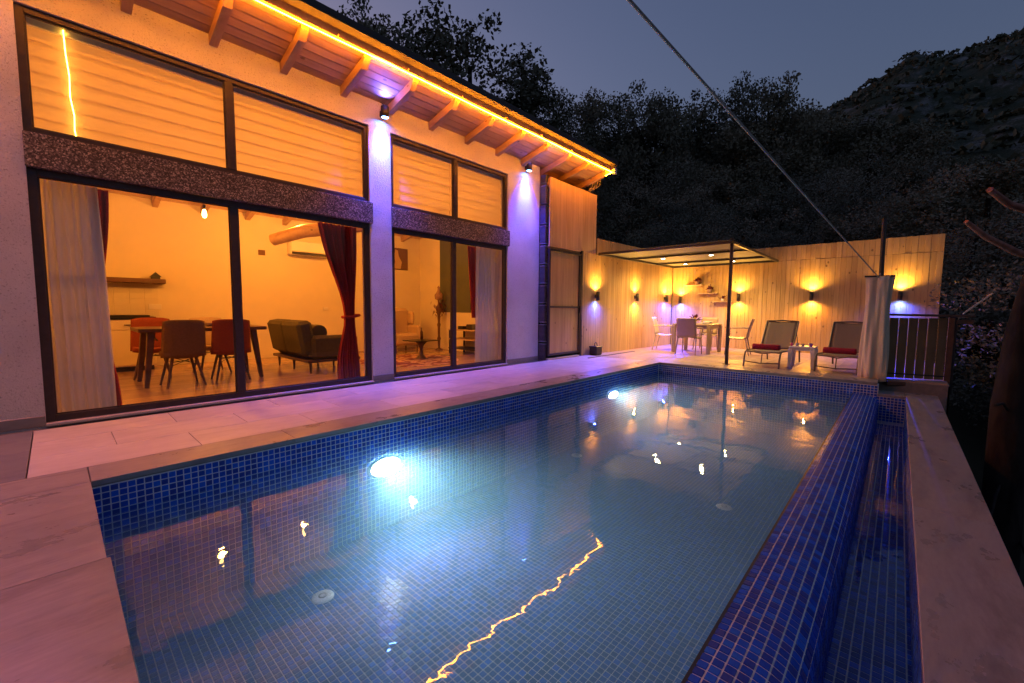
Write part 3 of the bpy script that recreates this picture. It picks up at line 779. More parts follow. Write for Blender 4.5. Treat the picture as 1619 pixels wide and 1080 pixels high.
def window(x0, x1, z0, z1, mull, name='window', fw=.062, y=YW+.03, sliding=False):
    f = MB()
    f.box(x0, x0+fw, y, y+.07, z0, z1, .003); f.box(x1-fw, x1, y, y+.07, z0, z1, .003)
    f.box(x0+fw, x1-fw, y, y+.07, z0, z0+fw, .003); f.box(x0+fw, x1-fw, y, y+.07, z1-fw, z1, .003)
    wdw = f.build(name, M['frame'], house)
    xs = [x0+fw] + sum([[m-.04, m+.04] for m in mull], []) + [x1-fw]
    for m in mull: MB().box(m-.04, m+.04, y-.004, y+.074, z0+fw, z1-fw, .003).build('mullion', M['frame'], wdw)
    for k in range(0, len(xs), 2):
        a, b_ = xs[k], xs[k+1]
        yy = y+.03+(.02 if sliding and k else 0)
        MB().box(a, b_, yy, yy+.006, z0+fw, z1-fw).build('pane', M['glass'], wdw)
        bd = MB(); q = .012
        bd.box(a, a+q, yy-.012, yy-.001, z0+fw, z1-fw); bd.box(b_-q, b_, yy-.012, yy-.001, z0+fw, z1-fw); bd.box(a+q, b_-q, yy-.012, yy-.001, z0+fw, z0+fw+q); bd.box(a+q, b_-q, yy-.012, yy-.001, z1-fw-q, z1-fw)
        bd.build('glazing_bead', M['frame'], wdw)
    return wdw
window(W1[0], W1[1], .012, 2.283, [1.455]); window(W1[0], W1[1], 2.577, 3.643, [1.455], fw=.055)
window(W2[0], W2[1], .012, 2.283, [4.70], sliding=True); window(W2[0], W2[1], 2.577, 3.643, [4.74], fw=.055)
# electrical plate on the wall
MB().box(6.36, 6.50, YW-.012, YW-.001, .74, .82, .003).build('outlet_plate', M['white'], house)
# room shell
RX0, RX1, RY1 = -2.2, 7.0, 9.9
def ceil_z(y): return 4.02 - .23*(y-YW)
rm = MB()
rm.box(RX0-.15, RX1+.25, RY1, RY1+.15, -.3, 3.3); rm.box(RX0-.15, RX0, YI, RY1, -.3, 4.0); rm.box(HX1+.002, RX1+.25, YI, RY1, -.3, 4.0); 
rm.build('interior_wall', M['inwall'], house)
MB().box(HX1-.004, HX1+.002, 6.0, 9.0, .98, 3.4).build('painted_wall', M['greenwall'], house)
for y in np.arange(YI, RY1, .2):
    MB().box(RX0, HX1-.006, y+.001, min(y+.199, RY1), -.06, random.uniform(-.001,.0), .001).build('floor_board', M['floorwood'], house)
MB().box(RX0, HX1-.01, RY1-.015, RY1-.001, 0, .08, .002).build('baseboard', M['kitchen'], house)
# roof: soffit boards, rafters, fascia, covering
RE = 8.58; YE = 4.95; SL = .245
def rz(y): return 4.01 - SL*(y-YW)            # underside of the boards
roof = MB().add([(HX0, YE-.13, rz(YE-.13)+.075),(RE+.12, YE-.13, rz(YE-.13)+.075),(RE+.12, 10.6, rz(10.6)+.075),(HX0, 10.6, rz(10.6)+.075),
                 (HX0, YE-.13, rz(YE-.13)+.165),(RE+.12, YE-.13, rz(YE-.13)+.165),(RE+.12, 10.6, rz(10.6)+.165),(HX0, 10.6, rz(10.6)+.165)],
                [(3,2,1,0),(4,5,6,7),(0,1,5,4),(1,2,6,5),(2,3,7,6),(3,0,4,7)]).build('roof', M['blacktin'], house)
nb = 8; y0 = YE; bw = (YI-YE)/nb
def slope_board(x0, x1, ya, yb, zb, th, name, mat, bev=.004, par=None):
    za, zc = rz(ya)+zb, rz(yb)+zb; mb = MB()
    dy = yb-ya
    vs = [(x0,ya,za),(x1,ya,za),(x1,yb,zc),(x0,yb,zc)]; e = .006
    top = [(x, y, z+th) for x, y, z in vs]
    low = [(x0,ya+e,za-0),(x1,ya+e,za),(x1,yb-e,zc),(x0,yb-e,zc)]
    mid = [(x0,ya,za+e),(x1,ya,za+e),(x1,yb,zc+e),(x0,yb,zc+e)]
    mb.add(low+mid+top, [(3,2,1,0),(0,1,5,4),(1,2,6,5),(2,3,7,6),(3,0,4,7),(4,5,9,8),(5,6,10,9),(6,7,11,10),(7,4,8,11),(8,9,10,11)])
    return mb.build(name, mat, par or roof)
for k in range(nb):
    off = random.choice([0,.3,.6,.9]); x = HX0
    cuts = [HX0, random.uniform(-1.5,-.5), random.uniform(2.2,3.4), random.uniform(5.4,6.8), RE]
    for a, c in zip(cuts, cuts[1:]): slope_board(a+.001, c-.001, y0+k*bw+.002, y0+(k+1)*bw-.002, .0, .02, 'soffit_board', M['soffit'])
# interior ceiling boards and rafters
slope_board(HX0, RE, YI, 10.05, .012, .02, 'ceiling', M['pine_light'])
rx = [-6.5,-5.77,-5.05,-4.32,-3.6,-2.87,-2.15,-1.42,-.70,.02,.62,1.32,2.03,2.77,3.47,4.20,4.95,5.69,6.40,7.10,7.76,8.50]
def rafter_mesh(ya, yb):
    mb = MB(); h = .115; w = .04
    vs = []
    for y, hh in ((ya, h*.35), (ya+.09, h), (yb, h)):
        for s in (-w, w): vs += [(s, y, rz(y)-hh), (s, y, rz(y)-.001)]
    mb.add(vs, [(0,2,3,1),(0,4,6,2),(4,8,10,6),(1,3,7,5),(5,7,11,9),(0,1,5,4),(4,5,9,8),(2,6,7,3),(6,10,11,7),(8,9,11,10)])
    return mb.mesh('rafter', M['rafter'])
rmesh = rafter_mesh(YE+.04, YW+.02); rmesh_end = rafter_mesh(YE+.04, 6.6)
for x in rx: place('rafter', rmesh_end if x > 7 else rmesh, (x, 0, 0), roof)
ri = rafter_mesh(YI, RY1)
for x in rx:
    if RX0 < x < RX1-.05: place('rafter', ri, (x, 0, -.01), roof)
MB().box(HX0, RE, YI-.05, YI-.0, 3.72, 3.86, .004).build('wall_plate', M['rafter'], roof)
MB().box(6.99, RE, 5.63, 5.75, 3.66, 3.84, .004).build('eave_beam', M['rafter'], roof)
fz = rz(YE)
MB().box(HX0, RE+.03, YE-.03, YE-.002, fz-.015, fz+.085, .004).build('fascia', M['rafter'], roof)
MB().box(RE+.002, RE+.03, YE, 6.6, fz-.36, fz-.22, .004) 
bg_ = MB().add([(RE+.002,YE,fz-.03),(RE+.03,YE,fz-.03),(RE+.03,7.2,rz(7.2)-.03),(RE+.002,7.2,rz(7.2)-.03),(RE+.002,YE,fz+.085),(RE+.03,YE,fz+.085),(RE+.03,7.2,rz(7.2)+.085),(RE+.002,7.2,rz(7.2)+.085)],
               [(3,2,1,0),(4,5,6,7),(0,1,5,4),(1,2,6,5),(2,3,7,6),(3,0,4,7)]).build('bargeboard', M['rafter'], roof)
# led rope along the eave and round the corner
led = []
x = HX0
while x < RE+.02: led.append((x, YE-.030, fz-.040 + .004*math.sin(x*2.3))); x += .36
led += [(RE+.025, YE-.030, fz-.040),(RE+.045, YE-.03, fz-.026),(RE+.047, YE+.02, fz-.045),(RE+.047, YE+.25, fz-.10),(RE+.047, YE+.42, fz-.145)]
tag(MB().tube(led, .0055, 6).build('led_glow_line', M['led']), 'glowing amber light rope running along the eaves and round the roof corner', 'light rope')
mb = MB()
for i in range(16):
    xx = -6 + i*.93; mb.box(xx-.006, xx+.006, YE-.062, YE-.03, fz-.03, fz+.012)
for o_ in [mb.build('rope_clips', M['rafter'], roof)]: o_['kind'] = 'stuff'
wr = MB().tube([(.19,5.80,3.60),(.195,5.80,3.40),(.21,5.80,3.20),(.205,5.80,3.02),(.225,5.80,2.85),(.22,5.80,2.72),(.232,5.80,2.62)], .004, 5)  # emissive tube that draws the light rope's reflection in the pane
M['led_reflection'] = emis('led rope reflection glow', (1,.5,.06), 14)
tag(wr.build('led_glow_line', M['led_reflection']), 'glowing strip drawn as the light rope reflection in the far left upper window', 'light rope')
# blinds in the upper windows
def blind(x0, x1, label):
    t = thing('window_blind', label, 'blind', ((x0+x1)/2, YI-.07, 2.6), 'blinds in the upper windows')
    MB().box(x0, x1, YI-.085, YI-.045, 3.56, 3.62, .004).build('head_rail', M['kitchen'], t)
    n = 7; h = (3.56-2.63)/n
    me = MB(); me.grid(lambda u, v: (x0+(x1-x0)*u - (x0+x1)/2, -.010+.020*v, (h+.010)*v), 1, 1, False); me = me.mesh('blind_slat', M['blind'])
    for k in range(n):
        place('blind_slat', me, ((x0+x1)/2, YI-.06+random.uniform(-.003,.003), 2.63+k*h-.004), t)
    MB().box(x0, x1, YI-.075, YI-.055, 2.60, 2.628, .003).build('bottom_rail', M['kitchen'], t)
blind(W1[0]+.01, 1.45, 'pale pleated blind filling the large upper window at the far left')
blind(1.46, W1[1]-.01, 'pale pleated blind in the upper window left of the blue lit pier')
blind(W2[0]+.01, 4.735, 'pale pleated blind in the upper window right of the blue lit pier')
blind(4.745, W2[1]-.01, 'pale pleated blind in the narrow upper window nearest the roof corner')

# dark banded pillar between villa and gate
t = thing('stone_pillar', 'narrow dark stacked pillar with pale double bands beside the gate', 'pillar', (7.0,5.5,0))
z = 0.0; k = 0
while z < 3.85:
    h = min(.335, 3.85-z)
    MB().box(6.972+random.uniform(-.004,.004), 7.055, 5.50, 5.645, z, z+h-.004, .008).build('stone_block', M['pillar'], t)
    z += h
    if z < 3.8:
        for q in (0, .055): MB().box(6.966, 7.06, 5.492, 5.645, z+q, z+q+.012, .003).build('band', M['coping'], t)
        z += .075

# ================================================================== TIMBER FENCE AND GATE
def plank_mesh(w, h, d=.022):
    return MB().box(-w/2+.0012, w/2-.0012, -d/2, d/2, 0, h, .003).mesh('plank', M['pine'])
GY = 5.47
# gate bay
gate = thing('timber_gate', 'timber board gate in a dark steel frame beside the villa', 'gate', (7.6,GY,0.08))
gx0, gx1, gz0, gz1 = 7.06, 8.24, .085, 2.345
fr = MB(); fr.box(gx0-.0, gx0+.045, GY-.03, GY+.03, gz0, gz1, .003); fr.box(gx1-.045, gx1+.0, GY-.03, GY+.03, gz0, gz1, .003)
fr.box(gx0+.045, gx1-.045, GY-.03, GY+.03, gz1-.045, gz1, .003); fr.box(gx0+.045, gx1-.045, GY-.03, GY+.03, gz0, gz0+.045, .003)
fr.build('gate_frame', M['metal'], gate); MB().box(gx0+.045, gx1-.045, GY-.034, GY-.012, 1.11, 1.15, .003).build('cross_rail', M['metal'], gate)
gp = plank_mesh((gx1-gx0-.09)/11, gz1-gz0-.09)
for i in range(11): place('plank', gp, (gx0+.045+(i+.5)*(gx1-gx0-.09)/11, GY+.012, gz0+.045), gate)
MB().box(gx1-.05, gx1-.02, GY-.07, GY-.03, 1.0, 1.16, .005).build('gate_latch', M['metal'], gate)
MB().box(7.06, 8.3, GY-.03, GY+.05, .0, .03, .004).build('threshold', M['travertine'], deck)
fence = thing('timber_fence', 'tall side fence of vertical pine boards running from the gate to the corner', 'fence', (10.6,GY,0))
MB().box(gx1+.003, gx1+.075, GY-.04, GY+.04, 0, 2.42, .004).build('post', M['metal'], fence)
# panel above the gate, up to the eaves
n = 19; wv = (8.88-7.06)/n; pm = {}
for i in range(n):
    xx = 7.06+(i+.5)*wv; h = 3.80-2.39 - .02*(i/n)
    place('plank', pm.setdefault(round(h, 2), MB().box(-wv/2+.0006, wv/2-.0006, -.011, .011, 0, h, .002).mesh('plank', M['pine_light'])), (xx, GY-.005, 2.39), fence)
MB().box(7.06, 8.88, GY+.01, GY+.05, 2.36, 2.40, .003).build('rail', M['rafter'], fence)
def yfence(x): return GY - (x-8.3)*.035
wv = .098; pml = [plank_mesh(wv, 2.40+q) for q in (0,.004)]; pmu = [plank_mesh(wv, .37+q) for q in (0,.004)]
x = gx1+.08+wv/2; i = 0
while x < 13.16:
    yy = yfence(x)
    place('plank', random.choice(pml), (x, yy+random.uniform(-.002,.002), .0), fence, (0,0,-.035))
    if x > 8.9: place('plank', random.choice(pmu), (x, yy+random.uniform(-.002,.002), 2.408), fence, (0,0,-.035))
    else: pass
    x += wv; i += 1
for z in (.3, 1.3, 2.35):
    MB().bar((8.35, yfence(8.35)+.035, z), (13.1, yfence(13.1)+.035, z), .04, .06).build('rail', M['metal'], fence)
XB = 13.2
fence2 = thing('timber_fence', 'tall back fence of vertical pine boards behind the loungers and dining table', 'fence', (XB,2.4,0))
wv = .104; pml = [plank_mesh(wv, 2.40+q) for q in (0,.004)]; pmu = [plank_mesh(wv, .37+q) for q in (0,.003,.005)]
y = 5.30-wv/2
while y > -.60:
    place('plank', random.choice(pml), (XB+random.uniform(-.0025,.0025), y, .0), fence2, (0,0,R(90)))
    place('plank', random.choice(pmu), (XB+random.uniform(-.0025,.0025), y, 2.408), fence2, (0,0,R(90)))
    y -= wv
for z in (.3, 1.3, 2.35): MB().box(XB+.015, XB+.055, -.6, 5.3, z, z+.06).build('rail', M['metal'], fence2)

# ---- wall lamps (up and down)
def wall_lamp(px, py, pz, n, up, dn, label, cat_group, first=[None], Wu=1.0, Wd=1.0, big=1.35):
    """n: outward normal of the wall (x,y)"""
    t = thing('wall_lamp', label, 'wall lamp', (px, py, pz), cat_group)
    cx_, cy_ = px+n[0]*.06*big, py+n[1]*.06*big; r_ = .032*big; H = .075*big
    MB().lathe([(0,-H+.012),(r_-.006,-H+.012),(r_-.004,-H),(r_,-H),(r_,H),(r_-.004,H),(r_-.006,H-.012),(0,H-.012)], (cx_,cy_,pz), 18).build('lamp_body', M['metal'], t)
    MB().box(min(px,px+n[0]*.03)-.02*abs(n[1]), max(px,px+n[0]*.03)+.02*abs(n[1]), min(py,py+n[1]*.03)-.02*abs(n[0]), max(py,py+n[1]*.03)+.02*abs(n[0]), pz-.04, pz+.04, .003).build('bracket', M['metal'], t)
    colr = {'w': (1,.38,.05), 'b': (.025,.05,1), 'y': (1,.48,.07)}
    for s, c, Wt in ((1, up, Wu), (-1, dn, Wd)):
        if c is None: continue
        lens = MB().lathe([(0,s*(H-.008)),(r_-.007,s*(H-.008))], (cx_,cy_,pz), 14); lens.build('lens', M['warm_lens'] if c != 'b' else M['blue_lens'], t)
        spot('lamp_light', (cx_, cy_, pz+s*(H+.006)), (n[0]*.35, n[1]*.35, s), (46 if c != 'b' else 62)*Wt, colr[c], 165, .9, .012, t)
        spot('lamp_light', (cx_, cy_, pz+s*(H+.006)), (-n[0]*.10, -n[1]*.10, s), (11 if c != 'b' else 9)*Wt, colr[c] if c != 'b' else (.08,.22,1), 46, .8, .012, t)
G = 'up and down lamps on the timber fence'
wall_lamp(8.86, yfence(8.86)-.012, 1.40, (0,-1), 'y', 'b', 'up and down wall lamp with blue lower beam, nearest the gate', G)
wall_lamp(10.78, yfence(10.78)-.012, 1.42, (0,-1), 'y', 'w', 'wall lamp with warm beams both ways in the middle of the side fence', G)
wall_lamp(12.6, yfence(12.6)-.012, 1.43, (0,-1), 'y', 'b', 'wall lamp with blue lower beam on the side fence just left of the corner', G)
wall_lamp(XB-.012, 5.02, 1.40, (-1,0), 'y', 'b', 'wall lamp with blue lower beam on the back fence just right of the corner', G)
wall_lamp(XB-.012, 3.385, 1.455, (-1,0), 'y', 'w', 'warm wall lamp on the back fence between the pergola post and first lounger', G)
wall_lamp(XB-.012, 1.69, 1.465, (-1,0), 'y', 'w', 'warm wall lamp on the back fence above the gap between the loungers', G)
wall_lamp(XB-.012, .02, 1.45, (-1,0), 'y', 'b', 'wall lamp with blue lower beam beside the cream canvas drape', G, Wd=1.1)
G2 = 'blue downlights under the eaves'
def eave_lamp(x, z, label):
    t = thing('wall_lamp', label, 'wall lamp', (x, YW, z), G2)
    MB().lathe([(0,-.062),(.044,-.062),(.05,-.075),(.056,-.075),(.056,.075),(0,.075)], (x,YW-.10,z), 20).build('lamp_body', M['metal'], t)
    MB().box(x-.025, x+.025, YW-.05, YW-.001, z-.04, z+.04, .003).build('bracket', M['metal'], t)
    MB().lathe([(0,-.066),(.045,-.066)], (x,YW-.10,z), 16).build('lens', M['blue_lens'], t)
    MB().tube([(x, YW-.08, z+.07),(x+.02, YW-.05, z+.12),(x-.02,YW-.02,z+.16)], .005, 5).build('cable', M['black'], t)
    if x < 0:   # swivelled towards the terrace, violet
        spot('lamp_light', (x, YW-.12, z-.09), (-.15,-.75,-1), 95, (1,.30,.62), 115, 1.0, .03, t); return
    spot('lamp_light', (x, YW-.10, z-.085), (0,.10,-1), 260, (.03,.035,1), 84, 1.0, .02, t)
    spot('lamp_light', (x, YW-.10, z-.085), (0,.07,-1), 90, (.07,.22,1), 54, .9, .02, t)
    spot('lamp_light', (x-.0, YW-.14, z+.085), (-.35,-.75,.6), 22, (.1,.1,1), 130, 1.0, .02, t)
eave_lamp(3.33, 3.85, 'blue downlight on the pier between the two big windows')
eave_lamp(6.50, 3.87, 'blue downlight on the pier next to the gate')
eave_lamp(-.62, 3.85, 'violet lamp turned towards the terrace on the pier at the left end')

# ================================================================== PERGOLA
PZ = 2.40
pg = thing('pergola', 'dark steel lean-to pergola with pale sheet roof over the dining corner', 'pergola', (11,4,0))
MB().box(9.10, 9.155, 2.49, 2.545, 0, 2.50, .003).build('post', M['metal'], pg)
MB().box(9.07, 9.185, 2.46, 2.575, 0, .012, .002).build('base_plate', M['metal'], pg)
for x_, w_ in ((8.92,.05),(10.28,.045),(11.9,.045),(13.05,.05)):
    MB().bar((x_+.1, 2.50, PZ+.01), (x_, 5.40-(x_-8.9)*.035, PZ), w_, w_*1.1, bev=.003).build('beam', M['metal'], pg)
MB().bar((9.05, 2.52, PZ+.03), (13.12, 2.48, PZ), .05, .055, bev=.003).build('beam', M['metal'], pg)
MB().bar((8.95, 5.37, PZ+.0), (13.12, 5.24, PZ), .04, .05, bev=.003).build('beam', M['metal'], pg)
MB().add([(8.95,2.50,PZ+.045),(13.14,2.47,PZ+.035),(13.14,5.26,PZ+.035),(8.92,5.40,PZ+.035),(8.95,2.50,PZ+.053),(13.14,2.47,PZ+.043),(13.14,5.26,PZ+.043),(8.92,5.40,PZ+.043)],
         [(3,2,1,0),(4,5,6,7),(0,1,5,4),(1,2,6,5),(2,3,7,6),(3,0,4,7)]).build('roof_sheet', M['shade'], pg)
for i, (x_, y_) in enumerate(((10.30,4.40),(10.36,3.29),(11.92,4.45),(11.96,3.25))):
    t = thing('ceiling_lamp', ['small round lit downlight under the pergola, front left of the four','small round lit downlight under the pergola, front right of the four','small round lit downlight under the pergola, rear left of the four','small round lit downlight under the pergola, rear right of the four'][i], 'ceiling light', (x_, y_, PZ-.04), 'downlights under the pergola')
    MB().lathe([(.0,.012),(.058,.012),(.058,-.012),(.046,-.016)], (x_,y_,PZ-.036), 18).build('trim_ring', M['white'], t)
    MB().lathe([(.046,-.014),(0,-.016)], (x_,y_,PZ-.036), 16).build('lens', M['white_lens'], t)
    spot('lamp_light', (x_, y_, PZ-.07), (0,0,-1), 60, (1,.60,.16), 165, .8, .04, t)

# ================================================================== OUTDOOR FURNITURE
TB = (11.28, 3.85)
t = thing('garden_table', 'square taupe dining table under the pergola', 'table', (TB[0], TB[1], 0)); h_ = .43
MB().box(TB[0]-h_-.03, TB[0]+h_+.03, TB[1]-h_-.03, TB[1]+h_+.03, .70, .74, .008).build('table_top', M['chair_out'], t)
MB().box(TB[0]-h_+.05, TB[0]+h_-.05, TB[1]-h_+.0, TB[1]+h_-.0, .62, .70, .004).build('apron', M['chair_out'], t)
for sx in (-1,1):
    for sy in (-1,1): MB().bar((TB[0]+sx*h_, TB[1]+sy*h_, 0), (TB[0]+sx*h_, TB[1]+sy*h_, .70), .075, .075, bev=.006, w2=.09).build('leg', M['chair_out'], t)
def garden_chair(mat, label):
    """faces +x; origin under the seat"""
    t = thing('garden_chair', label, 'chair', (0,0,0), 'chairs round the garden table')
    MB().grid(lambda u, v: (-.21+.43*u, -.235+.47*v, .435+.012*math.cos(PI*(v-.5)*2)-.02*math.sin(PI*u)), 6, 6, True, .02).build('seat', mat, t)
    def bk(u, v):
        hz = .43+.46*u; y = (-.235+.47*v)*(1-.06*u); xb = -.21-.11*u**1.3+.03*math.cos(PI*(v-.5))*-1
        return (xb, y, hz)
    MB().grid(bk, 8, 8, True, -.018).build('backrest', mat, t)
    for sy in (-1,1):
        MB().tube([(.19,sy*.215,.43),(.23,sy*.235,.0)], .015, 7, radii=[.017,.012]).build('leg', mat, t)
        MB().tube([(-.20,sy*.215,.43),(-.29,sy*.235,.0)], .015, 7, radii=[.017,.012]).build('leg', mat, t)
        MB().tube([(-.26,sy*.235,.66),(-.1,sy*.25,.665),(.14,sy*.25,.655),(.20,sy*.24,.62),(.19,sy*.225,.44)], .013, 7).build('armrest', mat, t)
    return t
c0 = garden_chair(M['chair_out'], 'taupe resin armchair with its solid back to the pool')
c0.location = (TB[0]-.66, TB[1]-.05, 0); c0.rotation_euler = (0,0,.05)
dup(c0, (TB[0]+.12, TB[1]-.92, 0), R(98), 'taupe resin armchair on the right side of the garden table behind the post')
dup(c0, (TB[0]+.80, TB[1]+.05, 0), R(180), 'taupe resin armchair between the garden table and the back fence')
c1 = garden_chair(M['chair_cream'], 'cream resin chair on the left side of the garden table'); c1.location = (TB[0]-.02, TB[1]+.82, 0); c1.rotation_euler = (0,0,R(-80))
def leafy(name, label, cat, loc, pot_r, pot_h, potmat, fol_r, mat, n=60):
    t = thing(name, label, cat, loc)
    MB().lathe([(0,0),(pot_r*.75,0),(pot_r,pot_h),(pot_r*.86,pot_h),(pot_r*.8,pot_h-.01),(0,pot_h-.01)], loc, 14).build('pot', potmat, t)
    k = MB()
    for i in range(n):
        a = random.uniform(0,2*PI); e = random.uniform(.2,1.4); l_ = fol_r*random.uniform(.5,1.1)
        b0 = Vector(loc)+Vector((random.uniform(-1,1)*pot_r*.4, random.uniform(-1,1)*pot_r*.4, pot_h-.01)); d = Vector((math.cos(a)*math.cos(e), math.sin(a)*math.cos(e), math.sin(e)))
        s = Vector((-math.sin(a), math.cos(a), 0))*l_*.16
        m_ = b0+d*l_*.6; tp = b0+d*l_ - Vector((0,0,l_*.15))
        k.add([b0, m_-s, tp, m_+s], [(0,1,2,3)])
    k.build('foliage', mat, t); return t
M['leaf_in'] = simple('house plant leaf', (.06,.10,.03), .5, 0, 20, .4, 0)
M['flower'] = simple('flower petals', (.7,.45,.12), .6, 0, 20, .5, 0)
M['darkred'] = simple('dark red flower', (.12,.02,.03), .6, 0, 20, .4, 0)
M['clay'] = simple('terracotta grey pot', (.30,.18,.15), .8, 0, 20, .2, .1)
leafy('potted_plant', 'small potted plant with dark red stem in the middle of the garden table', 'plant', (TB[0]-.05,TB[1]+.05,.74), .05, .08, M['white'], .24, M['darkred'], 34)
leafy('potted_plant', 'bunch of yellow flowers in a low pot on the garden table', 'plant', (TB[0]-.16,TB[1]+.02,.74), .06, .06, M['white'], .13, M['flower'], 50)
for i, (dx, dy, lb) in enumerate(((-.1,-.22,'stack of white plates on the garden table nearest the post'),(.2,.2,'white plate laid at the back left of the garden table'),(.22,-.2,'glass bowl on the rear right of the garden table'))):
    tag(MB().lathe([(0,.004),(.07,.006),(.12,.022+.03*(i==2)),(.118,.028+.03*(i==2)),(.06,.014),(0,.012)], (TB[0]+dx,TB[1]+dy,.74), 20).build('plate' if i < 2 else 'bowl', M['white']), lb, 'plate' if i < 2 else 'bowl')

# loungers
M['sling'] = simple('taupe mesh sling', (.20,.145,.11), .75, 0, 200, .15, .2)
M['lframe'] = simple('taupe tube frame', (.13,.105,.08), .4, .2, 9, .1, 0)
def lounger(label):
    """foot end at x=0, head at +x; origin at foot end centre"""
    t = thing('sun_lounger', label, 'sun lounger', (0,0,0), 'sun loungers on the patio'); w_ = .30
    for s in (-1,1):
        MB().tube([(.0,s*w_,0),(.03,s*w_,.18),(.07,s*w_,.27),(.16,s*w_,.305),(.7,s*w_,.29),(1.05,s*w_,.29),(1.85,s*w_,.28)], .016, 8).build('side_rail', M['lframe'], t)
        MB().tube([(1.55,s*w_,.285),(1.62,s*w_,.0)], .016, 8).build('leg', M['lframe'], t)
        MB().tube([(1.02,s*w_*.96,.30),(1.42,s*w_*.96,.86)], .016, 8).build('back_rail', M['lframe'], t)
        MB().tube([(1.3,s*w_*.93,.68),(1.55,s*w_*.93,.29)], .009, 6).build('brace', M['lframe'], t)
    MB().tube([(1.42,-w_*.96,.86),(1.425,0,.875),(1.42,w_*.96,.86)], .016, 8).build('top_rail', M['lframe'], t)
    MB().tube([(.012,-w_,.10),(.02,0,.075),(.012,w_,.10)], .011, 6).build('stretcher', M['lframe'], t)
    MB().tube([(.10,-w_,.285),(.10,-w_*.5,.285),(.10,0,.255),(.10,w_*.5,.28),(.10,w_,.285)], .011, 6).build('stretcher', M['lframe'], t)
    MB().tube([(.06,0,.27),(.015,0,.085)], .009, 6).build('strut', M['lframe'], t)
    MB().grid(lambda u, v: (.09+.96*u, (-w_+.01)+(2*w_-.02)*v, .30-.022*math.sin(PI*v)+.004*math.sin(u*9)), 12, 8, True, .006).build('seat_sling', M['sling'], t)
    MB().grid(lambda u, v: (1.03+.39*u+.015*math.sin(PI*v)*1, ((-w_+.01)+(2*w_-.02)*v)*.96, .31+.555*u-.02*math.sin(PI*v)), 10, 8, True, .006).build('back_sling', M['sling'], t)
    return t
l1 = lounger('taupe sling sun lounger on the left, beside the pergola post'); l1.location = (9.10, 1.905, 0); l1.rotation_euler = (0,0,R(-3))
l2 = dup(l1, (9.22, .78, 0), R(-4), 'taupe sling sun lounger on the right, partly hidden by the cream drape')
def towel(x, y, rot, label):
    t = thing('rolled_towel', label, 'towel', (x, y, .32), 'rolled towels on the loungers')
    Mx = Matrix.Translation((x, y, .375)) @ Matrix.Rotation(rot, 4, 'Z') @ Matrix.Rotation(R(90), 4, 'X')
    prof_ = [(.0,-.235),(.03,-.238),(.052,-.235),(.056,-.225),(.057,-.1),(.055,.05),(.057,.2),(.052,.235),(.03,.238),(0,.235)]
    MB().lathe(prof_, (0,0,0), 16, M=Mx).build('towel_roll', M['towel'], t)
    sp = MB()
    for s in (-1,1):
        sp.tube([Mx @ Vector((math.cos(a)*.008*a, math.sin(a)*.008*a, s*.238)) for a in np.arange(.6, 6.2, .5)], .004, 4)
    sp.build('rolled_edge', M['towel'], t)
towel(9.40, 1.89, R(-3), 'dark red rolled towel on the left sun lounger')
towel(9.50, .76, R(-4), 'dark red rolled towel on the right sun lounger')
t = thing('side_table', 'low square white plastic table between the two loungers', 'side table', (9.72,1.33,0)); a = .205
MB().box(9.72-a, 9.72+a, 1.33-a, 1.33+a, .37, .41, .01).build('table_top', M['white'], t)
MB().box(9.72-a+.02, 9.72+a-.02, 1.33-a+.005, 1.33+a-.005, .33, .37, .005).build('apron', M['white'], t)
for sx in (-1,1):
    for sy in (-1,1): MB().bar((9.72+sx*(a-.02), 1.33+sy*(a-.02), 0), (9.72+sx*(a-.03), 1.33+sy*(a-.03), .36), .05, .05, bev=.006, w2=.075).build('leg', M['white'], t)
M['pink'] = simple('pink glass', (.7,.05,.2), .3, 0, 5, .1, 0); M['greyglass'] = simple('grey glass', (.3,.27,.28), .2, 0, 5, .1, 0); M['violet'] = simple('violet glass', (.25,.06,.4), .3, 0, 5, .1, 0)
for x_, y_, r_, h_, mt, nm, lb in ((9.60,1.50,.022,.06,'pink','cup','small pink cup at the left of the white side table'),(9.66,1.42,.034,.055,'greyglass','bowl','grey glass bowl left of centre on the white side table'),
        (9.66,1.33,.03,.05,'greyglass','glass','clear glass in the middle of the white side table'),(9.62,1.20,.035,.055,'violet','cup','violet cup at the right of the white side table'),(9.74,1.22,.03,.06,'greyglass','glass','clear glass behind the violet cup on the side table')):
    tag(MB().lathe([(0,.003),(r_*.7,.0),(r_,h_),(r_*.88,h_),(r_*.6,.008),(0,.008)], (x_,y_,.41), 14).build(nm, M[mt]), lb, nm)
# bag by the gate
t = thing('storage_bag', 'small dark grey box bag with a loop handle on the paving by the gate', 'bag', (8.72,5.30,0))
MB().box(8.58, 8.86, 5.20, 5.40, 0, .20, .025).build('bag_body', M['metal'], t)
MB().box(8.575, 8.865, 5.195, 5.405, .175, .215, .012).build('bag_lid', M['black'], t)
MB().tube([(8.66,5.3,.21),(8.67,5.3,.27),(8.72,5.3,.30),(8.77,5.3,.27),(8.78,5.3,.21)], .01, 6).build('handle', M['black'], t)
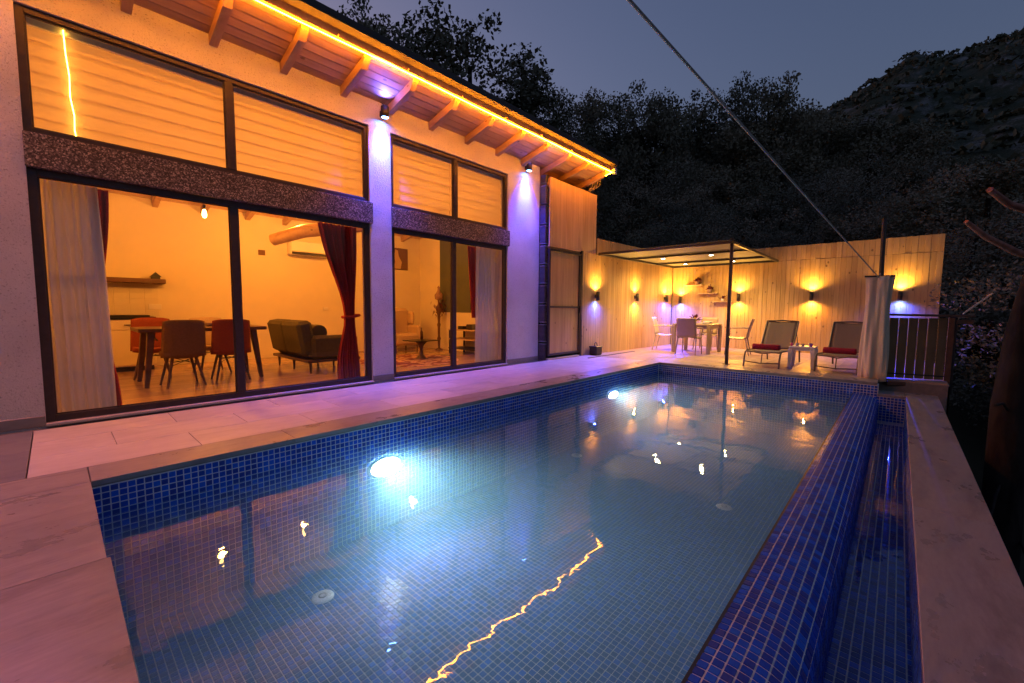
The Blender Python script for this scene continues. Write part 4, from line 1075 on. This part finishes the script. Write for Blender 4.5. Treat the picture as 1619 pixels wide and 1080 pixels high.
# shelves on the back fence
for i, (yc, z, lb) in enumerate(((4.62,1.82,'highest of three small wooden shelves on the back fence'),(4.20,1.57,'middle of three small wooden shelves on the back fence'),(3.80,1.32,'lowest of three small wooden shelves on the back fence, behind the post'))):
    t = thing('wall_shelf', lb, 'shelf', (XB-.08, yc, z), 'small shelves on the back fence')
    MB().box(XB-.17, XB-.013, yc-.27, yc+.27, z, z+.022, .003).build('shelf_board', M['pine_light'], t)
    MB().box(XB-.05, XB-.013, yc-.2, yc+.2, z-.03, z, .003).build('shelf_rail', M['rafter'], t)
leafy('potted_plant', 'round bushy potted plant on the highest fence shelf', 'plant', (XB-.10,4.52,1.842), .07, .11, M['clay'], .15, M['darkred'], 90)
leafy('potted_plant', 'round bushy potted plant on the middle fence shelf', 'plant', (XB-.10,4.16,1.592), .07, .11, M['clay'], .14, M['darkred'], 90)
leafy('potted_plant', 'thin sprig in a white pot on the lowest fence shelf', 'plant', (XB-.10,3.80,1.342), .05, .08, M['white'], .16, M['darkred'], 14)

# mast, drape, cord
tag(MB().tube([(9.27,.25,0),(9.27,.262,1.4),(9.27,.275,2.60)], .032, 12).build('mast', M['metal']), 'dark steel mast standing on the pool edge behind the cream drape', 'mast')
def drape_fn(u, v):
    a = 2*PI*u; z = -.03 + 1.67*v
    cxx = 8.98+.04*v; cyy = .275
    rx_ = .07+.03*(1-v); ry_ = .175+.012*math.sin(v*6)-.03*(1-v)*v*2
    f = 1 + .26*math.sin(5*a+2.6*v) + .16*math.sin(9*a-4*v+1)+.07*math.sin(15*a+5*v)
    return (cxx+rx_*f*math.cos(a)+.02*math.sin(4*v+a), cyy+ry_*(1+.25*(f-1))*math.sin(a), z+.012*math.sin(3*a)*(1-v)+ (.012*math.sin(2*a) if v > .9 else 0))
t = thing('canvas_drape', 'cream canvas sheet bundled and hanging from the mast beside the loungers', 'drape', (9,.28,0))
MB().grid(drape_fn, 72, 24, True, .004).build('canvas', M['canvas'], t)
MB().tube([(9.0,.09,1.645),(9.0,.46,1.65)], .014, 8).build('hanging_bar', M['metal'], t)
MB().tube([(9.0,.28,1.65),(9.1,.27,1.70),(9.24,.265,1.66)], .006, 6).build('tie_cord', M['rope'], t)
P0 = Vector((9.24,.262,1.60)); Q0 = Vector((1.737,.93,2.402)); dd = (Q0-P0)
cp = [P0+dd*s - Vector((0,0,.10*math.sin(PI*min(1,s/1.0))*0)) for s in np.linspace(0, 1.55, 24)]
tag(MB().tube(cp, .0075, 8).build('guy_rope', M['rope']), 'taut pale cord stretched across the sky down to the mast', 'cord')
E_ = cp[-1]
tag(MB().tube([(E_.x,E_.y,0),(E_.x,E_.y,E_.z+.1)], .03, 10).build('mast', M['metal']), 'dark steel mast at the near end of the terrace holding the cord', 'mast')

# railing at the end of the terrace
t = thing('terrace_railing', 'dark railing with broad boards and lit gaps at the end of the terrace', 'railing', (9.3,-.3,0))
RA, RB = Vector((9.12,.12,0)), Vector((9.44,-.56,0)); rd = (RB-RA).normalized()
MB().bar(RA+Vector((0,0,1.035))-rd*.03, RB+Vector((0,0,1.02))+rd*.30, .10, .035, bev=.004).build('handrail', M['darkwood'], t)
MB().bar(RA+Vector((0,0,.09)), RB+Vector((0,0,.07)), .03, .02).build('lower_rail', M['metal'], t)
MB().bar(RB+Vector((0,0,-.35))+rd*.045, RB+Vector((0,0,1.0))+rd*.045, .07, .07, bev=.004).build('post', M['darkwood'], t)
MB().bar(RB+Vector((0,0,-.2))+rd*.10, RB+Vector((0,0,1.0))+rd*.10, .03, .05, bev=.004).build('post', M['metal'], t)
MB().bar(RB+rd*.09+Vector((0,0,.93)), RB+rd*.30+Vector((0,0,.93)), .06, .07, bev=.004).build('bracket', M['darkwood'], t)
nb_ = 6; seg = (RB-RA).length/nb_
M['railwood'] = simple('dark stained board', (.18,.11,.045), .7, 0, 8, .3, .1, stretch=(1,1,.2))
for i in range(nb_):
    a = RA+rd*(seg*i+.008); b_ = RA+rd*(seg*(i+1)-.006)
    mbb = MB().bar(a+Vector((0,0,.50)), b_+Vector((0,0,.50)), .02, .97-random.uniform(0,.02), bev=.003); mbb.build('railing_board', M['railwood'], t)
MB().bar(RA+Vector((-.08,0,-.06)), RB+Vector((-.08,0,-.06)), .14, .06, bev=.004).build('base_board', M['darkwood'], t)
tag(MB().bar((9.3,-.70,1.055),(9.3,-.98,1.36), .09, .02, bev=.003).build('loose_board', M['rope']), 'pale loose board leaning up at an angle on the end of the railing', 'board')
# box on the roof corner
t = thing('security_camera', 'small pale camera box with an antenna on the roof corner', 'camera', (RE+.07,YE-.02,4.12))
MB().box(RE+.04, RE+.13, YE-.10, YE-.02, 4.11, 4.23, .008).build('camera_body', M['white'], t)
MB().tube([(RE+.11,YE-.06,4.22),(RE+.12,YE-.06,4.32)], .018, 8).build('antenna', M['white'], t)
cb = MB()
for k in range(5):
    a = random.uniform(-.03,.03); cb.tube([(RE+.03,YE+.25+k*.06,fz-.08),(RE+.05+a,YE+.30+k*.06,fz-.26),(RE-.02,YE+.42+k*.03,fz-.36)], .006, 5)
tag(cb.build('cable_bundle', M['rope']), 'bundle of loose cables hanging under the roof corner above the gate panel', 'cables')

# ================================================================== INTERIOR
WARM = (1, .335, .038)
def pendant(x, y, z, W, label, ztop):
    t = thing('pendant_lamp', label, 'pendant lamp', (x, y, z))
    MB().lathe([(0,-.07),(.022,-.058),(.03,-.025),(.026,.015),(.014,.055)], (x,y,z), 14).build('bulb', M['bulb'], t)
    MB().lathe([(.018,.05),(.022,.06),(.022,.11),(.006,.12)], (x,y,z), 12).build('socket', M['black'], t)
    MB().tube([(x,y,z+.115),(x,y,ztop)], .004, 5).build('flex', M['black'], t)
    point('bulb_light', (x, y, z-.14), W, WARM, .06, t)
pendant(1.55, 7.5, 2.43, 39, 'glowing filament bulb hanging over the dining table', ceil_z(7.5)-.02)
pendant(3.05, 8.1, 2.75, 50, 'glowing bulb hanging near the log beam, half hidden by the lintel', ceil_z(8.1)-.02)
pendant(5.1, 7.6, 2.80, 40, 'glowing bulb hanging over the coffee table', ceil_z(7.6)-.02)
point('room_point_light', (-1.0, 7.6, 2.5), 32, WARM, .08, None)  # unseen point light with no fixture, in the left part of the room
# dining table
DT = (1.45, 7.62)
t = thing('dining_table', 'dark wooden dining table with splayed legs behind the left window', 'table', (DT[0],DT[1],0))
MB().box(.72, 2.22, 7.20, 8.05, .735, .785, .006).build('table_top', M['darkwood'], t)
for sx, x_ in ((-1,.86),(1,2.06)):
    for sy, y_ in ((-1,7.32),(1,7.93)):
        MB().bar((x_+sx*.08, y_+sy*.05, 0), (x_, y_, .735), .05, .05, bev=.005, w2=.085).build('leg', M['darkwood'], t)
    MB().tube([(x_+sx*-.02,7.36,.70),(x_-sx*.1,7.6,.60),(x_,7.9,.70)], .008, 5).build('brace', M['black'], t)
def dining_chair(mat, label):
    t = thing('dining_chair', label, 'chair', (0,0,0), 'upholstered chairs round the dining table')   # faces +y
    MB().grid(lambda u, v: ((-.22+.44*u)*(1-.1*v), -.19+.40*v, .47-.03*math.sin(PI*u)*1), 8, 6, True, .06).build('seat', mat, t)
    def bk(u, v):
        s = (u-.5)*2; wv_ = .225-.02*v; q = abs(s)**4
        return (s*wv_*1.12, -.22 + .10*abs(s)**2.5*(1-.4*v) - .05*v, .40+.50*v*(1-.04*q))
    MB().grid(bk, 14, 8, True, .04).build('backrest', mat, t)
    for sx in (-1,1):
        for sy in (-1,1): MB().tube([(sx*.12, sy*.12, .43),(sx*.21, sy*.20, 0)], .016, 7, radii=[.02,.013]).build('leg', M['darkwood'], t)
    wq = MB()
    for a_, b_ in (((-.15,-.14,.33),(.15,.14,.33)),((.15,-.14,.33),(-.15,.14,.33)),((-.13,-.13,.40),(.16,-.15,.28)),((.13,-.13,.40),(-.16,-.15,.28))): wq.tube([a_, b_], .005, 5)
    wq.build('wire_brace', M['black'], t)
    return t
a_ = dining_chair(M['brown_fab'], 'brown upholstered dining chair seen from behind, front left of the dining table'); a_.location = (1.16,7.24,0); a_.rotation_euler = (0,0,.05)
b_ = dining_chair(M['red_fab'], 'brick red dining chair seen from behind, partly covered by the window mullion'); b_.location = (1.74,7.30,0); b_.rotation_euler = (0,0,-.06)
dup(b_, (.98,8.35,0), R(172), 'red dining chair at the far left side of the dining table')
c_ = dining_chair(M['beige_fab'], 'beige dining chair on the far side of the dining table'); c_.location = (1.72,8.3,0); c_.rotation_euler = (0,0,R(184))
tag(MB().lathe([(0,.0),(.05,.0),(.09,.05),(.082,.052),(.04,.01),(0,.01)], (1.25,7.9,.785), 16).build('bowl', M['red_fab']), 'red bowl on the left half of the dining table', 'bowl')
tag(MB().lathe([(0,.0),(.06,.0),(.10,.06),(.09,.062),(.05,.01),(0,.01)], (1.62,7.75,.785), 16).build('bowl', M['beige_fab']), 'pale bowl in the middle of the dining table', 'bowl')
# kitchen
t = thing('kitchen_cabinet', 'cream kitchen base unit with a black worktop at the back wall', 'kitchen cabinet', (0,9.55,0))
MB().box(-1.8, 1.15, 9.32, 9.88, .08, .86, .004).build('cabinet_body', M['kitchen'], t)
MB().box(-1.8, 1.12, 9.36, 9.88, .0, .08).build('plinth', M['black'], t)
for i in range(5):
    x_ = -1.8+i*.59; MB().box(x_+.004, x_+.586, 9.303, 9.32, .10, .68, .003).build('cabinet_door', M['kitchen'], t)
    dw = MB().box(x_+.004, x_+.586, 9.303, 9.32, .69, .85, .003).build('drawer', M['kitchen'], t); MB().tube([(x_+.2,9.285,.77),(x_+.39,9.285,.77)], .008, 6).build('handle', M['metal'], dw)
MB().box(-1.82, 1.17, 9.29, 9.89, .862, .90, .004).build('worktop', M['black'], t)
MB().box(.55, 1.1, 9.36, 9.80, .901, .93, .004).build('hob', M['metal'], t)
tt = thing('canister', 'cream canister with a black lid on the kitchen worktop', 'canister', (.62,9.5,.9)); 
MB().lathe([(0,0),(.07,0),(.075,.17),(0,.17)], (.40,9.55,.90), 16).build('jar', M['kitchen'], tt); MB().lathe([(0,.17),(.078,.17),(.078,.27),(0,.27)], (.40,9.55,.90), 16).build('lid', M['black'], tt)
bt = thing('backsplash', 'pale tiled backsplash on the wall above the worktop', 'wall tiles', (0,9.89,.92))
tm = MB().box(-.098,.098,-.006,0,0,.098,.002).mesh('wall_tile', M['kitchen'])
for i in range(13):
    for j in range(5): place('wall_tile', tm, (-1.2+i*.2, 9.899, .91+j*.1), bt)
t = thing('wall_shelf', 'long reddish wooden shelf over the kitchen worktop', 'shelf', (.4,9.8,1.5)); MB().box(-1.2, 1.38, 9.66, 9.89, 1.48, 1.56, .006).build('shelf_board', M['darkwood'], t)
hh_ = thing('ornament', 'small dark house shaped ornament at the right end of the kitchen shelf', 'ornament', (1.25,9.75,1.56))
MB().box(1.19,1.31,9.70,9.80,1.56,1.60,.003).build('base', M['black'], hh_); MB().add([(1.17,9.69,1.60),(1.33,9.69,1.60),(1.25,9.69,1.68),(1.17,9.81,1.60),(1.33,9.81,1.60),(1.25,9.81,1.68)], [(0,1,2),(5,4,3),(0,2,5,3),(2,1,4,5),(1,0,3,4)]).build('gable', M['black'], hh_)
tag(MB().box(1.15,1.33,9.885,9.898,1.02,1.12,.003).build('wall_socket', M['white']), 'pair of white sockets on the wall right of the worktop', 'socket')
# sofa facing +x
t = thing('sofa', 'olive green sofa on a wooden base near the tied curtain', 'sofa', (3.3,7.7,0))
MB().box(2.72, 3.62, 6.95, 8.55, .18, .23, .01).build('base_frame', M['darkwood'], t)
MB().box(2.78, 3.60, 6.98, 8.52, .232, .44, .05).build('seat_cushion', M['velvet'], t)
for k in (0,1):
    mx = Matrix.Translation((2.78+.02*k, 7.0+.76*k, .30)) @ Matrix.Rotation(R(-10), 4, 'Y'); MB().box(-.10,.14,.01,.74,0,.56,.05, mx).build('back_cushion', M['velvet'], t)
for y_ in (6.93, 8.40): MB().box(2.80, 3.58, y_, y_+.15, .24, .62, .05).build('armrest', M['velvet'], t)
for y_ in (7.35, 8.0): MB().tube([(3.0,y_-.2,.66),(3.0,y_+.2,.66)], .13, 14, radii=[.13,.13]).build('bolster', M['velvet'], t)
for x_ in (2.80,3.50):
    for y_ in (7.05,7.75,8.45): MB().tube([(x_,y_,.18),(x_,y_,0)], .02, 7, radii=[.024,.015]).build('leg', M['darkwood'], t)
# air conditioner, vent, sockets, log beam
t = thing('air_conditioner', 'white wall air conditioner below the log beam', 'air conditioner', (3.9,9.8,2.2))
MB().box(3.50, 4.35, 9.66, 9.89, 2.22, 2.52, .02).build('casing', M['white'], t); MB().box(3.52, 4.33, 9.645, 9.67, 2.225, 2.275, .004).build('louvre', M['metal'], t); MB().box(3.52,4.33,9.63,9.65,2.28,2.30,.003).build('louvre', M['kitchen'], t)
tag(MB().box(2.94,3.07,9.885,9.898,2.16,2.27,.003).build('wall_vent', M['brown_fab']), 'small square beige vent on the wall left of the air conditioner', 'vent')
tag(MB().box(4.25,4.37,9.885,9.898,1.02,1.09,.003).build('wall_socket', M['white']), 'white socket on the wall above the sofa', 'socket')
tag(MB().tube([(2.72,8.35,2.28),(3.1,7.9,2.44),(3.55,7.3,2.50),(4.1,6.5,2.62)], .1, 14, radii=[.10,.115,.12,.12]).build('log_beam', M['rafter']), 'round debarked log beam slanting across the room below the ceiling', 'beam')
for x_, z_, lb in ((2.80,2.42,'spot'),):
    pass
# drapes
def curtain(name, x0, x1, y, z0, z1, mat, label, folds=9, amp=.028, pinch=None, lean=0.0, wb_=None):
    def fn(u, v):
        z = z0+(z1-z0)*v
        xa, xb = x0, x1
        if wb_: xa = wb_[0]+(x0-wb_[0])*v; xb = wb_[1]+(x1-wb_[1])*v
        if pinch:
            zc, xc, k = pinch; d = abs(z-zc); g_ = math.exp(-(d/(.75 if z > zc else .5))**2)*k
            w_ = (xb-xa)*(1-g_); c_ = (xa+xb)/2*(1-g_)+xc*g_; xa, xb = c_-w_/2, c_+w_/2
        return (xa+(xb-xa)*u+.006*math.sin(u*31+v*4), y+amp*math.sin(u*folds*2*PI+.5*math.sin(v*3))*(.7+.3*math.sin(u*13)), z)
    return tag(MB().grid(fn, folds*10, 14, True).build(name, mat), label, 'curtain')
curtain('sheer_curtain', -.05, .36, 5.99, .02, 2.26, M['sheer'], 'white sheer curtain hanging at the left end of the left window', 7, .03, wb_=(-.04,.40))
curtain('drape_curtain', .30, .45, 6.06, .02, 2.26, M['drape'], 'narrow dark red drape just behind the white sheer at the left', 3, .03, pinch=(.95,.30,.8))
curtain('drape_curtain', 2.52, 3.10, 6.0, .02, 2.26, M['drape'], 'dark red drape tied back at the right end of the left window', 9, .035, pinch=(.95,3.0,.66), wb_=(2.76,3.12))
tag(MB().tube([(2.88,5.95,.94),(3.0,5.93,.95),(3.09,5.95,.97),(3.10,6.05,.97),(3.0,6.07,.95),(2.88,6.05,.94),(2.88,5.95,.94)], .022, 8).build('curtain_tie', M['drape']), 'red tie band gathering the dark red drape', 'curtain tie')
curtain('sheer_curtain', 5.50, 6.25, 5.99, .02, 2.26, M['sheer'], 'white sheer curtain at the right end of the sliding door', 10, .03, wb_=(5.46,6.25))
curtain('drape_curtain', 5.36, 5.56, 6.08, .9, 2.26, M['drape'], 'thin sliver of red drape beside the right hand sheer curtain', 3, .02, wb_=(5.46,5.56))
# living area
t = thing('armchair', 'beige wing armchair in the corner behind the sliding door', 'armchair', (5.85,9.1,0))
MB().box(5.5,6.2,8.85,9.4,.16,.46,.06).build('seat', M['beige_fab'], t); MB().box(5.5,6.2,9.3,9.5,.3,1.08,.07).build('backrest', M['beige_fab'], t)
for x_ in (5.44,6.14): MB().box(x_,x_+.12,8.85,9.42,.2,.66,.05).build('armrest', M['beige_fab'], t); MB().box(x_+.01,x_+.11,9.12,9.42,.66,1.0,.05).build('wing', M['beige_fab'], t)
for x_ in (5.55,6.15):
    for y_ in (8.9,9.4): MB().tube([(x_,y_,.17),(x_,y_,0)], .02, 6).build('leg', M['darkwood'], t)
t = thing('coffee_table', 'dark glass topped coffee table with a carved pedestal on the red rug', 'coffee table', (5.25,7.45,0))
MB().lathe([(0,0),(.13,0),(.10,.03),(.05,.10),(.035,.2),(.06,.3),(.13,.38),(0,.38)], (5.25,7.45,.0), 16).build('pedestal', M['darkwood'], t)
MB().box(4.95,5.55,7.2,7.7,.39,.41,.008).build('table_top', M['metal'], t)
tag(MB().lathe([(0,0),(.03,0),(.03,.16),(.012,.2),(.012,.26),(0,.26)], (5.3,7.5,.41), 12).build('bottle', M['darkwood']), 'dark bottle standing on the coffee table', 'bottle')
def rugmat():
    m, nt, bs = newmat('patterned rug'); v = coords(nt, (1,1,1)); w_ = nd(nt, 'ShaderNodeTexVoronoi'); w_.inputs['Scale'].default_value = 7; L(nt, v, w_.inputs[0])
    L(nt, ramp(nt, w_.outputs['Distance'], [(.1,(.5,.12,.06)),(.35,(.6,.42,.28)),(.6,(.2,.05,.04))]), bs.inputs['Base Color']); bs.inputs['Roughness'].default_value = .95; return m
M['rug'] = rugmat()
tag(MB().lathe([(0,.012),(1.0,.012),(1.02,.002)], (4.95,7.45,.0), 40).build('rug', M['rug']), 'round red and cream patterned rug under the coffee table', 'rug')
t = thing('totem_lamp', 'tall carved wooden stand with dried flowers in the room corner', 'floor ornament', (6.72,8.75,0))
MB().lathe([(.10,0),(.10,.03),(.03,.06),(.035,.25),(.05,.3),(.03,.36),(.035,.6),(.05,.66),(.03,.72),(.04,.9),(.09,1.1),(.03,1.18),(.02,1.3)], (6.72,8.75,0), 14).build('stand', M['darkwood'], t)
MB().lathe([(.02,1.28),(.10,1.32),(.11,1.42),(.04,1.52),(.03,1.58),(.04,1.62),(0,1.66)], (6.72,8.75,0), 14).build('figure', M['clay'], t)
k = MB()
for i in range(60):
    a = random.uniform(0,6.28); r_ = random.uniform(.02,.2); z = random.uniform(.85,1.28); c = Vector((6.72+math.cos(a)*r_, 8.75+math.sin(a)*r_, z)); q = Vector((random.uniform(-1,1),random.uniform(-1,1),1))*.05; s = Vector((random.uniform(-1,1),random.uniform(-1,1),0))*.02
    k.add([c-q,c-s,c+q,c+s],[(0,1,2,3)])
k.build('dried_flowers', M['darkred'], t)
t = thing('media_unit', 'low shelf unit with glass shelves against the dark green wall', 'shelf unit', (6.7,7.3,0))
for z in (.12,.34,.56): MB().box(6.42,6.93,6.55,8.0,z,z+.025,.003).build('shelf', M['beige_fab'] if z > .3 else M['metal'], t)
for x_ in (6.45,6.9):
    for y_ in (6.58,7.97): MB().box(x_-.02,x_+.02,y_-.02,y_+.02,0,.56,.003).build('upright', M['metal'], t)
for i, (y_, mm) in enumerate(((7.7,'black'),(7.4,'metal'))): tag(MB().box(6.55,6.8,y_-.1,y_+.1,.586,.66+.05*i,.01).build('speaker_box', M[mm]), ['black box on the left of the media unit','dark grey box next to the black box on the media unit'][i], 'box')
tag(MB().box(6.90,6.95,6.75,7.75,1.05,1.55,.01).build('television', M['screen']), 'dark flat television on the dark green wall', 'television')
t = thing('table_lamp', 'small lit lamp glowing beside the right hand sheer curtain', 'table lamp', (6.60,6.72,.59)); MB().lathe([(.05,0),(.05,.01),(.01,.02),(.01,.2)], (6.6,6.72,.59), 12).build('lamp_base', M['metal'], t)
MB().lathe([(.03,.34),(.08,.2)], (6.6,6.72,.59), 16).build('lamp_shade', M['beige_fab'], t); point('lamp_bulb_light', (6.6,6.72,.80), 5, (1,.45,.1), .03, t)
t = thing('picture_frame', 'framed print with a pale standing shape on the back wall behind the sliding door', 'picture', (6.2,9.88,2.1))
MB().box(5.9,6.55,9.87,9.897,2.10,2.66,.004).build('canvas', M['brown_fab'], t)
MB().add([(6.12,9.866,2.12),(6.32,9.866,2.12),(6.36,9.866,2.3),(6.27,9.866,2.45),(6.24,9.866,2.6),(6.17,9.866,2.62),(6.13,9.866,2.45),(6.16,9.866,2.3)], [(0,1,2,3,4,5,6,7)]).build('printed_shape', M['beige_fab'], t)
